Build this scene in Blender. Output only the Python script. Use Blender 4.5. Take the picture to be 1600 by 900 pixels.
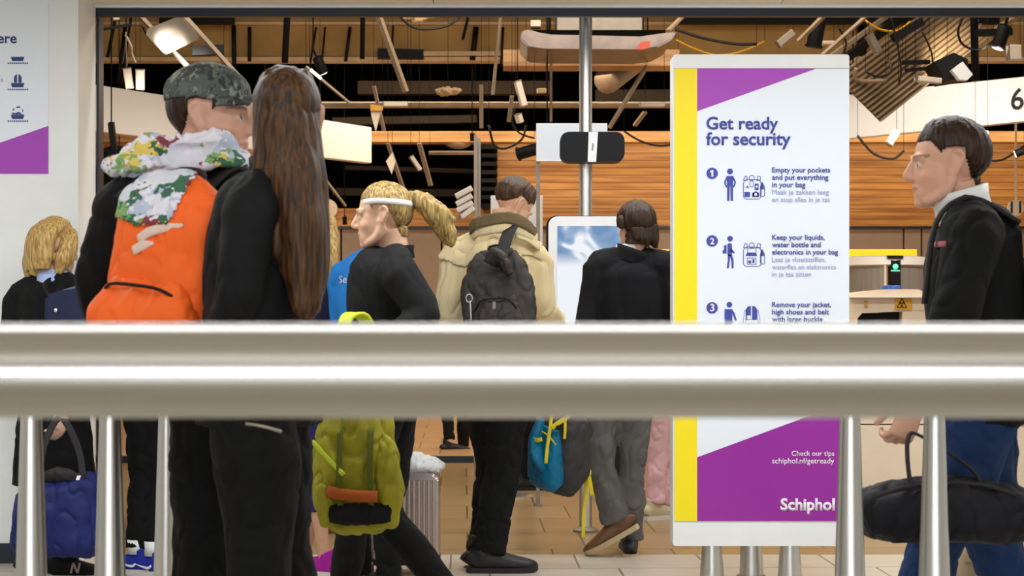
import bpy, bmesh, math, random
from mathutils import Vector, Matrix, noise

SC = bpy.context.scene
COL = SC.collection
for o in list(bpy.data.objects):
    bpy.data.objects.remove(o)
random.seed(7)
PI = math.pi
CAMZ = 1.17
F = 2400.0            # focal length in pixels of the 1600 px wide frame

# ------------------------------------------------------------------ camera
cam_d = bpy.data.cameras.new('camera')
cam = bpy.data.objects.new('camera', cam_d)
COL.objects.link(cam)
cam.location = (0, 0, CAMZ)
cam.rotation_euler = (PI / 2, 0, 0)
cam_d.sensor_width = 36
cam_d.lens = F / 1600 * 36
cam_d.shift_y = 50 / 1600
cam_d.clip_end = 100
cam_d.dof.use_dof = True
cam_d.dof.focus_distance = 7.0
cam_d.dof.aperture_fstop = 7.0
SC.camera = cam

# ------------------------------------------------------------------ world, lamps, exposure
SC.view_settings.view_transform = 'Standard'
SC.view_settings.look = 'None'
SC.view_settings.gamma = 1.0
SC.view_settings.use_curve_mapping = False
SC.view_settings.exposure = -0.02
w = bpy.data.worlds.new('world')
SC.world = w
w.use_nodes = True
w.node_tree.nodes['Background'].inputs[0].default_value = (1, 0.95, 0.88, 1)
w.node_tree.nodes['Background'].inputs[1].default_value = 0.03
SC.cycles.max_bounces = 8
SC.cycles.use_denoising = True
SC.cycles.sample_clamp_indirect = 4.0


def area(name, loc, rot, sx, sy, power, color):
    d = bpy.data.lights.new(name, 'AREA')
    d.shape = 'RECTANGLE'
    d.size = sx
    d.size_y = sy
    d.energy = power
    d.color = color
    o = bpy.data.objects.new(name, d)
    COL.objects.link(o)
    o.location = loc
    o.rotation_euler = rot
    return o


COOL = (0.93, 0.97, 1.0)
WARM = (1.0, 0.80, 0.56)
# ceiling luminaires of the near hall (rows of long fittings in the low ceiling)
for i, yy in enumerate((-1.2, 2.2, 5.2)):
    area('hall_light', (0, yy, 2.70), (0, 0, 0), 9.0, 0.30, (14, 62, 150)[i], COOL)
area('hall_light', (1.4, 7.25, 2.70), (0, 0, 0), 3.6, 0.25, 42, COOL)  # extra row, added to brighten the kiosk and the men beside it
# tall windows at the far end of the hall behind the photographer
area('window_daylight', (0, -4.6, 0.95), (PI / 2, 0, 0), 5.8, 1.0, 190, (0.86, 0.93, 1.0))
# unseen area lamps added to light the checkpoint hall
area('checkpoint_fill', (0.3, 8.35, 4.5), (math.radians(35), 0, 0), 6.5, 0.5, 170, (1.0, .95, .88))  # added fill for the pale board and totem, no fitting here
area('checkpoint_fill', (0.5, 10.6, 4.6), (0, 0, 0), 6.5, 1.0, 150, WARM)
area('scanner_fill', (4.0, 12.6, 3.3), (math.radians(20), 0, 0), 2.4, 0.4, 70, (1.0, .9, .74))  # added fill that lifts the dim scanner area
area('platform_fill', (-0.6, 14.0, 3.4), (0, 0, 0), 3.0, 1.0, 60, WARM)  # added fill that brightens the raised platform floor
area('void_light', (0.0, 12.8, 3.9), (math.radians(100), 0, 0), 12.0, 0.5, 40, WARM)
area('checkpoint_fill', (2.0, 17.2, 4.25), (math.radians(25), 0, 0), 11.0, 0.8, 260, WARM)  # unseen lamp added to light the timber wall evenly


# ------------------------------------------------------------------ materials
def lin(c):
    return tuple((x / 12.92) if x <= 0.04045 else ((x + 0.055) / 1.055) ** 2.4 for x in c)


def hexc(h):
    return lin(tuple(int(h[i:i + 2], 16) / 255 for i in (0, 2, 4)))


def mat(name, h, rough=0.6, metal=0.0, bump=0.0, bscale=200.0, vary=0.0, vscale=8.0, emit=0.0, spec=0.5, alpha=1.0, stretch=None):
    m = bpy.data.materials.new(name)
    m.use_nodes = True
    nt = m.node_tree
    b = nt.nodes['Principled BSDF']
    col = hexc(h)
    b.inputs['Base Color'].default_value = (*col, 1)
    b.inputs['Roughness'].default_value = rough
    b.inputs['Metallic'].default_value = metal
    b.inputs['Specular IOR Level'].default_value = spec
    tc = nt.nodes.new('ShaderNodeTexCoord')
    src = tc.outputs['Object']
    if stretch:
        mp = nt.nodes.new('ShaderNodeMapping')
        mp.inputs['Scale'].default_value = stretch
        nt.links.new(src, mp.inputs['Vector'])
        src = mp.outputs['Vector']
    if vary:
        n = nt.nodes.new('ShaderNodeTexNoise')
        n.inputs['Scale'].default_value = vscale
        n.inputs['Detail'].default_value = 4
        nt.links.new(src, n.inputs['Vector'])
        mr = nt.nodes.new('ShaderNodeMapRange')
        mr.inputs[1].default_value = 0.3
        mr.inputs[2].default_value = 0.7
        mr.inputs[3].default_value = 1 - vary
        mr.inputs[4].default_value = 1 + vary
        nt.links.new(n.outputs['Fac'], mr.inputs[0])
        hs = nt.nodes.new('ShaderNodeHueSaturation')
        hs.inputs['Color'].default_value = (*col, 1)
        nt.links.new(mr.outputs[0], hs.inputs['Value'])
        nt.links.new(hs.outputs[0], b.inputs['Base Color'])
    if bump:
        n2 = nt.nodes.new('ShaderNodeTexNoise')
        n2.inputs['Scale'].default_value = bscale
        n2.inputs['Detail'].default_value = 3
        nt.links.new(src, n2.inputs['Vector'])
        bp = nt.nodes.new('ShaderNodeBump')
        bp.inputs['Strength'].default_value = bump
        bp.inputs['Distance'].default_value = 0.01
        nt.links.new(n2.outputs['Fac'], bp.inputs['Height'])
        nt.links.new(bp.outputs[0], b.inputs['Normal'])
    if emit:
        b.inputs['Emission Color'].default_value = (*col, 1)
        b.inputs['Emission Strength'].default_value = emit
    if alpha < 1:
        b.inputs['Alpha'].default_value = alpha
    return m


def fabric(name, h, rough=0.85, bump=0.25, bscale=260, vary=0.12, vscale=9):
    return mat(name, h, rough, 0, bump, bscale, vary, vscale, spec=0.25)


M = {}
M['steel'] = mat('brushed_steel', 'cbc9c3', 0.36, 1.0, 0.05, 60, stretch=(1, 1, 0.05))
M['rail'] = mat('satin_rail_steel', 'c4c3c0', 0.22, 1.0)
M['chrome'] = mat('polished_chrome', 'e0dedb', 0.34, 1.0)
M['white'] = mat('white_paint', 'eceeee', 0.45, vary=0.02)
M['white_gloss'] = mat('white_gloss', 'f0f0f0', 0.3)
M['cream'] = mat('cream_panel', 'e6d5bd', 0.5, vary=0.03)
M['soffit'] = mat('cream_soffit', 'efe4d2', 0.6, vary=0.03)
M['beige_wall'] = mat('beige_panel', 'a5917f', 0.6, vary=0.04)
M['black'] = mat('black_paint', '09090b', 0.6, spec=0.25)
M['black_gloss'] = mat('black_gloss', '08090d', 0.45, spec=0.2)
M['void'] = mat('void_darkness', '060504', 0.95, spec=0.1)  # near-black colour stands in for the unlit depth of the void
M['frame_black'] = mat('dark_frame', '1a2130', 0.4)
M['grey_metal'] = mat('grey_metal', '8d8478', 0.45, 0.6, vary=0.1)
M['strut'] = mat('galvanised_strut', 'a08b74', 0.5, 0.3, vary=0.18, vscale=6)
M['dark_metal'] = mat('dark_lamp_metal', '4a443e', 0.5, 0.4)
M['galv'] = mat('galvanised_duct', '7d7068', 0.3, 0.9, vary=0.15)
M['red_tape'] = mat('red_tape', 'c04a34', 0.5)
M['concrete'] = mat('tan_concrete', 'a5824c', 0.8, 0, 0.3, 20, 0.18, 2.5)
M['pale_flange'] = mat('pale_flange', 'c9ab84', 0.6, vary=0.12)
M['white_box'] = mat('white_plastic', 'd6c6b5', 0.5)
M['cable'] = mat('black_cable', '0d0b0a', 0.5)
M['yellow_cable'] = mat('yellow_cable', 'd29a1d', 0.5)
M['bulb'] = mat('lamp_lens', 'fff0d8', 0.3, emit=14)
M['bulb_soft'] = mat('lamp_tube', 'ffe3b0', 0.3, emit=5)
M['yellow'] = mat('yellow_sign', 'fbe300', 0.5)
M['purple'] = mat('purple_print', 'a53db8', 0.5)
M['purple_deep'] = mat('purple_print_lower', '95209c', 0.42)
M['poster_white'] = mat('poster_white', 'eaf1fb', 0.45)
M['ink'] = mat('blue_ink', '3f4ba4', 0.6)
M['ink_light'] = mat('light_blue_ink', '9aa0cc', 0.6)
M['ink_dark'] = mat('dark_blue_ink', '2c3f7c', 0.6)
M['letter_white'] = mat('white_lettering', 'f6effa', 0.5)
M['letter_black'] = mat('black_lettering', '16161c', 0.5)
M['yellow_lit'] = mat('lit_yellow_sign', 'f3c513', 0.5, emit=0.75)
M['amber'] = mat('amber_lettering', '8a6a10', 0.5)
M['green_lit'] = mat('green_lamp', '58e8a0', 0.4, emit=2.0)
M['glass_grey'] = mat('grey_glass', '8d8781', 0.15, 0.1, vary=0.12, vscale=5, stretch=(6, 6, 0.4))
M['blue_vinyl'] = mat('blue_vinyl', '2a62c8', 0.4)
M['dark_red'] = mat('dark_red', '5c0f14', 0.5)
M['skin'] = mat('skin', 'd3a287', 0.5, 0, 0.08, 300, 0.05, 20)
M['wood_plinth'] = mat('wood_plinth', '7a4f26', 0.5, vary=0.2, vscale=5, stretch=(1, 1, 8))


def wood_mat(name, base, dark, zsc):
    m = bpy.data.materials.new(name)
    m.use_nodes = True
    nt = m.node_tree
    b = nt.nodes['Principled BSDF']
    tc = nt.nodes.new('ShaderNodeTexCoord')
    mp = nt.nodes.new('ShaderNodeMapping')
    mp.inputs['Scale'].default_value = (0.55, 0.55, 9)
    nt.links.new(tc.outputs['Object'], mp.inputs[0])
    n = nt.nodes.new('ShaderNodeTexNoise')
    n.inputs['Scale'].default_value = 2.2
    n.inputs['Detail'].default_value = 6
    nt.links.new(mp.outputs[0], n.inputs['Vector'])
    cr = nt.nodes.new('ShaderNodeValToRGB')
    cr.color_ramp.elements[0].position = 0.3
    cr.color_ramp.elements[0].color = (*hexc(dark), 1)
    cr.color_ramp.elements[1].position = 0.62
    cr.color_ramp.elements[1].color = (*hexc(base), 1)
    nt.links.new(n.outputs['Fac'], cr.inputs[0])
    # plank joints: narrow dark lines at a regular height
    sx = nt.nodes.new('ShaderNodeSeparateXYZ')
    nt.links.new(tc.outputs['Object'], sx.inputs[0])
    mu = nt.nodes.new('ShaderNodeMath')
    mu.operation = 'MULTIPLY'
    mu.inputs[1].default_value = zsc
    nt.links.new(sx.outputs['Z'], mu.inputs[0])
    fr = nt.nodes.new('ShaderNodeMath')
    fr.operation = 'FRACT'
    nt.links.new(mu.outputs[0], fr.inputs[0])
    lt = nt.nodes.new('ShaderNodeMath')
    lt.operation = 'LESS_THAN'
    lt.inputs[1].default_value = 0.10
    nt.links.new(fr.outputs[0], lt.inputs[0])
    fl = nt.nodes.new('ShaderNodeMath')
    fl.operation = 'FLOOR'
    nt.links.new(mu.outputs[0], fl.inputs[0])
    wn = nt.nodes.new('ShaderNodeTexWhiteNoise')
    wn.noise_dimensions = '1D'
    nt.links.new(fl.outputs[0], wn.inputs['W'])
    mr = nt.nodes.new('ShaderNodeMapRange')
    mr.inputs[3].default_value = 0.82
    mr.inputs[4].default_value = 1.12
    nt.links.new(wn.outputs['Value'], mr.inputs[0])
    hs = nt.nodes.new('ShaderNodeHueSaturation')
    nt.links.new(cr.outputs[0], hs.inputs['Color'])
    nt.links.new(mr.outputs[0], hs.inputs['Value'])
    mx = nt.nodes.new('ShaderNodeMix')
    mx.data_type = 'RGBA'
    nt.links.new(lt.outputs[0], mx.inputs[0])
    nt.links.new(hs.outputs[0], mx.inputs[6])
    mx.inputs[7].default_value = (*[c * 0.55 for c in hexc(dark)], 1)
    nt.links.new(mx.outputs[2], b.inputs['Base Color'])
    b.inputs['Roughness'].default_value = 0.45
    return m


M['wood'] = wood_mat('timber_cladding', 'd09549', '9c6128', 10.5)
M['wood_beam'] = wood_mat('timber_beam', 'c0935e', '94673a', 2.5)


def tile_mat(name, c1, c2, grout, ox, rough):
    m = bpy.data.materials.new(name)
    m.use_nodes = True
    nt = m.node_tree
    b = nt.nodes['Principled BSDF']
    tc = nt.nodes.new('ShaderNodeTexCoord')
    mp = nt.nodes.new('ShaderNodeMapping')
    mp.inputs['Location'].default_value = (ox, 0.1, 0)
    mp.inputs['Rotation'].default_value = (0, 0, math.radians(-1.8))
    nt.links.new(tc.outputs['Object'], mp.inputs[0])
    br = nt.nodes.new('ShaderNodeTexBrick')
    br.offset = 0.3
    br.inputs['Color1'].default_value = (*hexc(c1), 1)
    br.inputs['Color2'].default_value = (*hexc(c2), 1)
    br.inputs['Mortar'].default_value = (*hexc(grout), 1)
    br.inputs['Scale'].default_value = 1
    br.inputs['Mortar Size'].default_value = 0.005
    br.inputs['Mortar Smooth'].default_value = 0.1
    br.inputs['Brick Width'].default_value = 0.61
    br.inputs['Row Height'].default_value = 0.61
    nt.links.new(mp.outputs[0], br.inputs['Vector'])
    n = nt.nodes.new('ShaderNodeTexNoise')
    n.inputs['Scale'].default_value = 3
    n.inputs['Detail'].default_value = 5
    nt.links.new(tc.outputs['Object'], n.inputs['Vector'])
    mr = nt.nodes.new('ShaderNodeMapRange')
    mr.inputs[3].default_value = 0.86
    mr.inputs[4].default_value = 1.12
    nt.links.new(n.outputs['Fac'], mr.inputs[0])
    hs = nt.nodes.new('ShaderNodeHueSaturation')
    nt.links.new(br.outputs['Color'], hs.inputs['Color'])
    nt.links.new(mr.outputs[0], hs.inputs['Value'])
    nt.links.new(hs.outputs[0], b.inputs['Base Color'])
    b.inputs['Roughness'].default_value = rough
    return m


M['tile_near'] = tile_mat('grey_beige_tile', 'b4ab9c', 'bcb3a3', '6c655a', -0.12, 0.32)
M['tile_far'] = tile_mat('tan_tile', '99805a', '8f744e', '4f3d28', -0.02, 0.28)
M['tile_lit'] = tile_mat('tan_tile_lit', 'cfa67a', 'c59c70', '7d5f3f', 0.2, 0.3)  # lit copy of the tan tile: brighter light put into the colour


def skin_mat():
    m = bpy.data.materials.new('skin_tone')
    m.use_nodes = True
    nt = m.node_tree
    b = nt.nodes['Principled BSDF']
    at = nt.nodes.new('ShaderNodeAttribute')
    at.attribute_name = 'tone'
    nt.links.new(at.outputs['Color'], b.inputs['Base Color'])
    b.inputs['Roughness'].default_value = 0.5
    b.inputs['Specular IOR Level'].default_value = 0.35
    b.inputs['Subsurface Weight'].default_value = 0.08
    b.inputs['Subsurface Radius'].default_value = (0.01, 0.004, 0.002)
    return m


M['skin_tone'] = skin_mat()


def hair_mat(name, c1, c2):
    m = bpy.data.materials.new(name)
    m.use_nodes = True
    nt = m.node_tree
    b = nt.nodes['Principled BSDF']
    tc = nt.nodes.new('ShaderNodeTexCoord')
    mp = nt.nodes.new('ShaderNodeMapping')
    mp.inputs['Scale'].default_value = (1, 1, 0.09)
    nt.links.new(tc.outputs['Object'], mp.inputs[0])
    n = nt.nodes.new('ShaderNodeTexNoise')
    n.inputs['Scale'].default_value = 130
    n.inputs['Detail'].default_value = 3
    nt.links.new(mp.outputs[0], n.inputs['Vector'])
    cr = nt.nodes.new('ShaderNodeValToRGB')
    cr.color_ramp.elements[0].position = 0.35
    cr.color_ramp.elements[0].color = (*hexc(c1), 1)
    cr.color_ramp.elements[1].position = 0.65
    cr.color_ramp.elements[1].color = (*hexc(c2), 1)
    nt.links.new(n.outputs['Fac'], cr.inputs[0])
    nt.links.new(cr.outputs[0], b.inputs['Base Color'])
    bp = nt.nodes.new('ShaderNodeBump')
    bp.inputs['Strength'].default_value = 0.5
    bp.inputs['Distance'].default_value = 0.006
    nt.links.new(n.outputs['Fac'], bp.inputs['Height'])
    nt.links.new(bp.outputs[0], b.inputs['Normal'])
    b.inputs['Roughness'].default_value = 0.45
    b.inputs['Specular IOR Level'].default_value = 0.3
    return m


def patch_mat(name, stops, scale, rough=0.85, stretch=(1, 1, 1)):
    """cloth printed with patches of several colours"""
    m = bpy.data.materials.new(name)
    m.use_nodes = True
    nt = m.node_tree
    b = nt.nodes['Principled BSDF']
    tc = nt.nodes.new('ShaderNodeTexCoord')
    mp = nt.nodes.new('ShaderNodeMapping')
    mp.inputs['Scale'].default_value = stretch
    nt.links.new(tc.outputs['Object'], mp.inputs[0])
    n = nt.nodes.new('ShaderNodeTexVoronoi')
    n.inputs['Scale'].default_value = scale
    ds = nt.nodes.new('ShaderNodeTexNoise')
    ds.inputs['Scale'].default_value = scale * 1.6
    ad = nt.nodes.new('ShaderNodeMix')
    ad.data_type = 'VECTOR'
    ad.inputs[0].default_value = 0.12
    sp = nt.nodes.new('ShaderNodeSeparateColor')
    nt.links.new(mp.outputs[0], ds.inputs['Vector'])
    nt.links.new(mp.outputs[0], ad.inputs[4])
    nt.links.new(ds.outputs['Color'], ad.inputs[5])
    nt.links.new(ad.outputs[1], n.inputs['Vector'])
    nt.links.new(n.outputs['Color'], sp.inputs[0])
    cr = nt.nodes.new('ShaderNodeValToRGB')
    cr.color_ramp.interpolation = 'CONSTANT'
    e = cr.color_ramp.elements
    e[0].position = stops[0][0]
    e[0].color = (*hexc(stops[0][1]), 1)
    e[1].position = stops[1][0]
    e[1].color = (*hexc(stops[1][1]), 1)
    for p, c in stops[2:]:
        k = e.new(p)
        k.color = (*hexc(c), 1)
    nt.links.new(sp.outputs[0], cr.inputs[0])
    nt.links.new(cr.outputs[0], b.inputs['Base Color'])
    b.inputs['Roughness'].default_value = rough
    return m


# ------------------------------------------------------------------ helpers: geometry
def P(px, py, D):
    return Vector(((px - 800) * D / F, D, CAMZ + (500 - py) * D / F))


def S(D):
    return F / D


def link(name, me, material, parent=None, smooth=False):
    """link a mesh (world coordinates) as one object; under a parent it is stored relative to it"""
    o = bpy.data.objects.new(name, me)
    COL.objects.link(o)
    if material is not None:
        me.materials.clear()
        me.materials.append(material)
    if parent is not None:
        me.transform(Matrix.Translation(-abs_loc(parent)))
        o.parent = parent
    if smooth:
        me.polygons.foreach_set('use_smooth', [True] * len(me.polygons))
    me.update()
    return o


def abs_loc(o):
    v = Vector(o.location)
    while o.parent:
        o = o.parent
        v += o.location
    return v


def obj(name, bm, material, parent=None, smooth=False, autosmooth=None):
    bmesh.ops.recalc_face_normals(bm, faces=bm.faces)
    me = bpy.data.meshes.new(name)
    bm.to_mesh(me)
    bm.free()
    o = link(name, me, material, parent, smooth or autosmooth is not None)
    if autosmooth is not None:
        me.set_sharp_from_angle(angle=math.radians(autosmooth))
    return o


def tag(o, label, cat, group=None):
    o['label'] = label
    o['category'] = cat
    if group:
        o['group'] = group
    return o


def thing(name, label, cat, loc, group=None):
    o = bpy.data.objects.new(name, None)
    COL.objects.link(o)
    o.location = loc
    o.empty_display_size = 0.1
    return tag(o, label, cat, group)


def struct(name, bm, m, parent=None):
    o = obj(name, bm, m, parent)
    if parent is None:
        o['kind'] = 'structure'
    return o


def dup(root, loc, label=None, group=None):
    r = root.copy()
    COL.objects.link(r)
    r.location = loc
    if label:
        r['label'] = label
    if group:
        r['group'] = group
    for ch in list(root.children):
        c = ch.copy()
        COL.objects.link(c)
        c.parent = r
        for g in list(ch.children):
            d = g.copy()
            COL.objects.link(d)
            d.parent = c
    return r


def new():
    return bmesh.new()


def box(bm, x0, x1, y0, y1, z0, z1, bev=0.0, mtx=None):
    t = bmesh.new()
    r = bmesh.ops.create_cube(t, size=1)
    for v in t.verts:
        v.co = Vector((x0 + (v.co.x + .5) * (x1 - x0), y0 + (v.co.y + .5) * (y1 - y0), z0 + (v.co.z + .5) * (z1 - z0)))
    if bev:
        bmesh.ops.bevel(t, geom=list(t.edges), offset=bev, segments=3, profile=0.5, affect='EDGES')
    merge(bm, t, mtx)


def merge(bm, t, mtx=None):
    if mtx is not None:
        bmesh.ops.transform(t, matrix=mtx, verts=t.verts)
    vm = {}
    for v in t.verts:
        vm[v] = bm.verts.new(v.co)
    for f in t.faces:
        try:
            bm.faces.new([vm[v] for v in f.verts])
        except ValueError:
            pass
    t.free()


def beam(bm, p0, p1, wd, th, up=Vector((0, 0, 1)), bev=0.0):
    """rectangular bar from p0 to p1; wd across (horizontal), th along up"""
    p0, p1 = Vector(p0), Vector(p1)
    t = (p1 - p0)
    L = t.length
    t.normalize()
    if abs(t.dot(up)) > 0.98:
        up = Vector((0, 1, 0))
    u = (up - t * up.dot(t)).normalized()
    s = t.cross(u)
    m = Matrix((( t.x, s.x, u.x, p0.x), (t.y, s.y, u.y, p0.y), (t.z, s.z, u.z, p0.z), (0, 0, 0, 1)))
    box(bm, 0, L, -wd / 2, wd / 2, -th / 2, th / 2, bev, m)


def catmull(pts, vals, n):
    out, vo = [], []
    N = len(pts)
    for i in range(N - 1):
        p0, p1, p2, p3 = pts[max(i - 1, 0)], pts[i], pts[i + 1], pts[min(i + 2, N - 1)]
        a, b = vals[i], vals[i + 1]
        for k in range(n):
            t = k / n
            t2, t3 = t * t, t * t * t
            out.append(0.5 * ((2 * p1) + (p2 - p0) * t + (2 * p0 - 5 * p1 + 4 * p2 - p3) * t2 + (3 * p1 - p0 - 3 * p2 + p3) * t3))
            s = t * t * (3 - 2 * t)
            vo.append((a[0] + (b[0] - a[0]) * s, a[1] + (b[1] - a[1]) * s))
    out.append(Vector(pts[-1]))
    vo.append(vals[-1])
    return out, vo


def tube(bm, pts, rad, n=14, ref=None, sub=3, power=2.0, cap=True, jitter=None):
    """closed loft along points; rad per point: r or (r along ref, r across)"""
    pts = [Vector(p) for p in pts]
    if not isinstance(rad, (list, tuple)):
        rad = [rad] * len(pts)
    if isinstance(rad, tuple):
        rad = [rad] * len(pts)
    rad = [(r, r) if not isinstance(r, (tuple, list)) else r for r in rad]
    if sub > 1:
        pts, rad = catmull(pts, rad, sub)
    rings = []
    prev_u = None
    for i, p in enumerate(pts):
        a, b = pts[max(i - 1, 0)], pts[min(i + 1, len(pts) - 1)]
        t = (b - a)
        if t.length < 1e-9:
            t = Vector((0, 0, 1))
        t.normalize()
        if ref is not None:
            u = Vector(ref) - t * t.dot(Vector(ref))
            if u.length < 1e-4:
                u = prev_u or t.orthogonal()
        elif prev_u is None:
            u = t.orthogonal()
        else:
            u = prev_u - t * t.dot(prev_u)
        u.normalize()
        prev_u = u
        v = t.cross(u)
        ring = []
        for k in range(n):
            an = 2 * PI * k / n
            c, s = math.cos(an), math.sin(an)
            if power != 2.0:
                e = 2.0 / power
                c = math.copysign(abs(c) ** e, c)
                s = math.copysign(abs(s) ** e, s)
            ring.append(bm.verts.new(p + u * (c * rad[i][0]) + v * (s * rad[i][1])))
        rings.append(ring)
    for a, b in zip(rings, rings[1:]):
        for k in range(n):
            bm.faces.new((a[k], a[(k + 1) % n], b[(k + 1) % n], b[k]))
    if cap:
        bm.faces.new(rings[0][::-1])
        bm.faces.new(rings[-1])


def ball(bm, c, rx, ry=None, rz=None, mtx=None, seg=20, rings=14):
    ry = rx if ry is None else ry
    rz = rx if rz is None else rz
    t = bmesh.new()
    bmesh.ops.create_uvsphere(t, u_segments=seg, v_segments=rings, radius=1)
    for v in t.verts:
        v.co = Vector((v.co.x * rx, v.co.y * ry, v.co.z * rz))
    m = Matrix.Translation(Vector(c))
    if mtx is not None:
        m = mtx @ m
    merge(bm, t, m)


def lathe(bm, prof, c=(0, 0, 0), n=24, mtx=None):
    t = bmesh.new()
    rings = []
    for r, z in prof:
        rings.append([t.verts.new((r * math.cos(2 * PI * k / n), r * math.sin(2 * PI * k / n), z)) for k in range(n)])
    for a, b in zip(rings, rings[1:]):
        for k in range(n):
            t.faces.new((a[k], a[(k + 1) % n], b[(k + 1) % n], b[k]))
    t.faces.new(rings[0][::-1])
    t.faces.new(rings[-1])
    m = Matrix.Translation(Vector(c))
    if mtx is not None:
        m = m @ mtx
    merge(bm, t, m)


def prism(bm, pts, y0, y1):
    """outline in the x-z plane given thickness along y"""
    a = [bm.verts.new((p[0], y0, p[1])) for p in pts]
    b = [bm.verts.new((p[0], y1, p[1])) for p in pts]
    bm.faces.new(a)
    bm.faces.new(b[::-1])
    n = len(pts)
    for i in range(n):
        bm.faces.new((a[i], b[i], b[(i + 1) % n], a[(i + 1) % n]))


def pxp(pts, D):
    return [((x - 800) * D / F, CAMZ + (500 - y) * D / F) for x, y in pts]


def rrect(x0, x1, y0, y1, r, n=6):
    out = []
    for cx, cy, a0 in ((x1 - r, y1 - r, 0), (x0 + r, y1 - r, 90), (x0 + r, y0 + r, 180), (x1 - r, y0 + r, 270)):
        for k in range(n + 1):
            a = math.radians(a0 + 90 * k / n)
            out.append((cx + r * math.cos(a), cy + r * math.sin(a)))
    return out


def circ(cx, cy, r, n=24):
    return [(cx + r * math.cos(2 * PI * k / n), cy + r * math.sin(2 * PI * k / n)) for k in range(n)]


def bake(bm, voxel=0.008, smooth=4, fold=0.0, fscale=9.0, stretch=(1, 1, 0.6), seed=0.0):
    """fuse overlapping closed shapes of a bmesh into one continuous surface"""
    bmesh.ops.recalc_face_normals(bm, faces=bm.faces)
    me = bpy.data.meshes.new('tmp')
    bm.to_mesh(me)
    bm.free()
    o = bpy.data.objects.new('tmp', me)
    COL.objects.link(o)
    md = o.modifiers.new('r', 'REMESH')
    md.mode = 'VOXEL'
    md.voxel_size = voxel
    if smooth:
        sm = o.modifiers.new('s', 'SMOOTH')
        sm.factor = 0.5
        sm.iterations = smooth
    dg = bpy.context.evaluated_depsgraph_get()
    out = bpy.data.meshes.new_from_object(o.evaluated_get(dg))
    bpy.data.objects.remove(o)
    bpy.data.meshes.remove(me)
    if fold:
        sd = Vector((seed, seed * 1.7, -seed))
        nr = [v.normal.copy() for v in out.vertices]
        for v, nn in zip(out.vertices, nr):
            q = Vector((v.co.x * stretch[0], v.co.y * stretch[1], v.co.z * stretch[2])) * fscale + sd
            d = noise.fractal(q, 0.8, 2.1, 3)
            d2 = 1 - abs(noise.noise(q * 0.8 + Vector((5, 3, 1)))) * 2
            d3 = max(0.0, 1 - abs(noise.noise(q * 1.7 + Vector((2, 8, 4)))) * 5)
            v.co += nn * (fold * (0.9 * d + 0.55 * d2 - 0.3 - 0.75 * d3 * d3))
    out.polygons.foreach_set('use_smooth', [True] * len(out.polygons))
    return out


def patch(me, fn, thick=0.004):
    """shell lying on a surface: fn(co, normal) -> lift off the surface, or None where there is no shell"""
    bm = bmesh.new()
    off = []
    for v in me.vertices:
        off.append(fn(v.co, v.normal))
    vm = {}

    def vert(i, outer):
        k = (i, outer)
        if k not in vm:
            v = me.vertices[i]
            vm[k] = bm.verts.new(v.co + v.normal * (off[i] if outer else off[i] - thick))
        return vm[k]
    edges = {}
    keep = []
    for p in me.polygons:
        if all(off[i] is not None for i in p.vertices):
            keep.append(p)
            vs = list(p.vertices)
            for a, b in zip(vs, vs[1:] + vs[:1]):
                edges[(a, b)] = 1
    for p in keep:
        vs = list(p.vertices)
        bm.faces.new([vert(i, True) for i in vs])
        bm.faces.new([vert(i, False) for i in vs[::-1]])
    for (a, b) in edges:
        if (b, a) not in edges:
            bm.faces.new([vert(b, True), vert(a, True), vert(a, False), vert(b, False)])
    out = bpy.data.meshes.new('shell')
    bm.to_mesh(out)
    bm.free()
    out.polygons.foreach_set('use_smooth', [True] * len(out.polygons))
    return out


def text(name, body, x0, x1, base_y, D, depth_y, m, parent, bold=0.0, height=None, extr=0.0004, align='L'):
    """lettering standing in the plane y=depth_y; x0..x1 and the baseline are measured on the photograph at depth D"""
    c = bpy.data.curves.new('t', 'FONT')
    c.body = body
    c.size = 1.0
    c.offset = bold
    c.extrude = 0.0
    c.resolution_u = 3
    o = bpy.data.objects.new('t', c)
    COL.objects.link(o)
    dg = bpy.context.evaluated_depsgraph_get()
    me = bpy.data.meshes.new_from_object(o.evaluated_get(dg))
    bpy.data.objects.remove(o)
    xs = [v.co.x for v in me.vertices]
    ax, bx = min(xs), max(xs)
    p0, p1 = P(x0, base_y, D), P(x1, base_y, D)
    k = (p1.x - p0.x) / (bx - ax)
    bm = bmesh.new()
    bm.from_mesh(me)
    bpy.data.meshes.remove(me)
    r = bmesh.ops.extrude_face_region(bm, geom=list(bm.faces))
    for e in r['geom']:
        if isinstance(e, bmesh.types.BMVert):
            e.co.z += extr / k
    for v in bm.verts:
        x, y, z = v.co
        v.co = Vector((p0.x + (x - ax) * k, depth_y - z * k, p0.z + y * k))
    return obj(name, bm, m, parent)


YB = 20.0             # depth of the rear wall


def zb(py, D=YB):
    return CAMZ + (500 - py) * D / F


def xb(px, D=YB):
    return (px - 800) * D / F
# ================================================================== THE SETTING
YT = 7.66                     # the threshold between the hall and the checkpoint
b = new(); box(b, -6, 6, -5, YT, -0.12, 0)
struct('floor', b, M['tile_near'])
b = new(); box(b, -10, 10, YT, 12.6, -0.12, 0)
struct('floor', b, M['tile_far'])
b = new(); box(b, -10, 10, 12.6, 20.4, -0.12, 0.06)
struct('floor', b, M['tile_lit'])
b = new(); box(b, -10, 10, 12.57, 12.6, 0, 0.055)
struct('step_shade_strip', b, M['frame_black'])  # dark strip that stands in for the shade at the step edge

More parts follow.
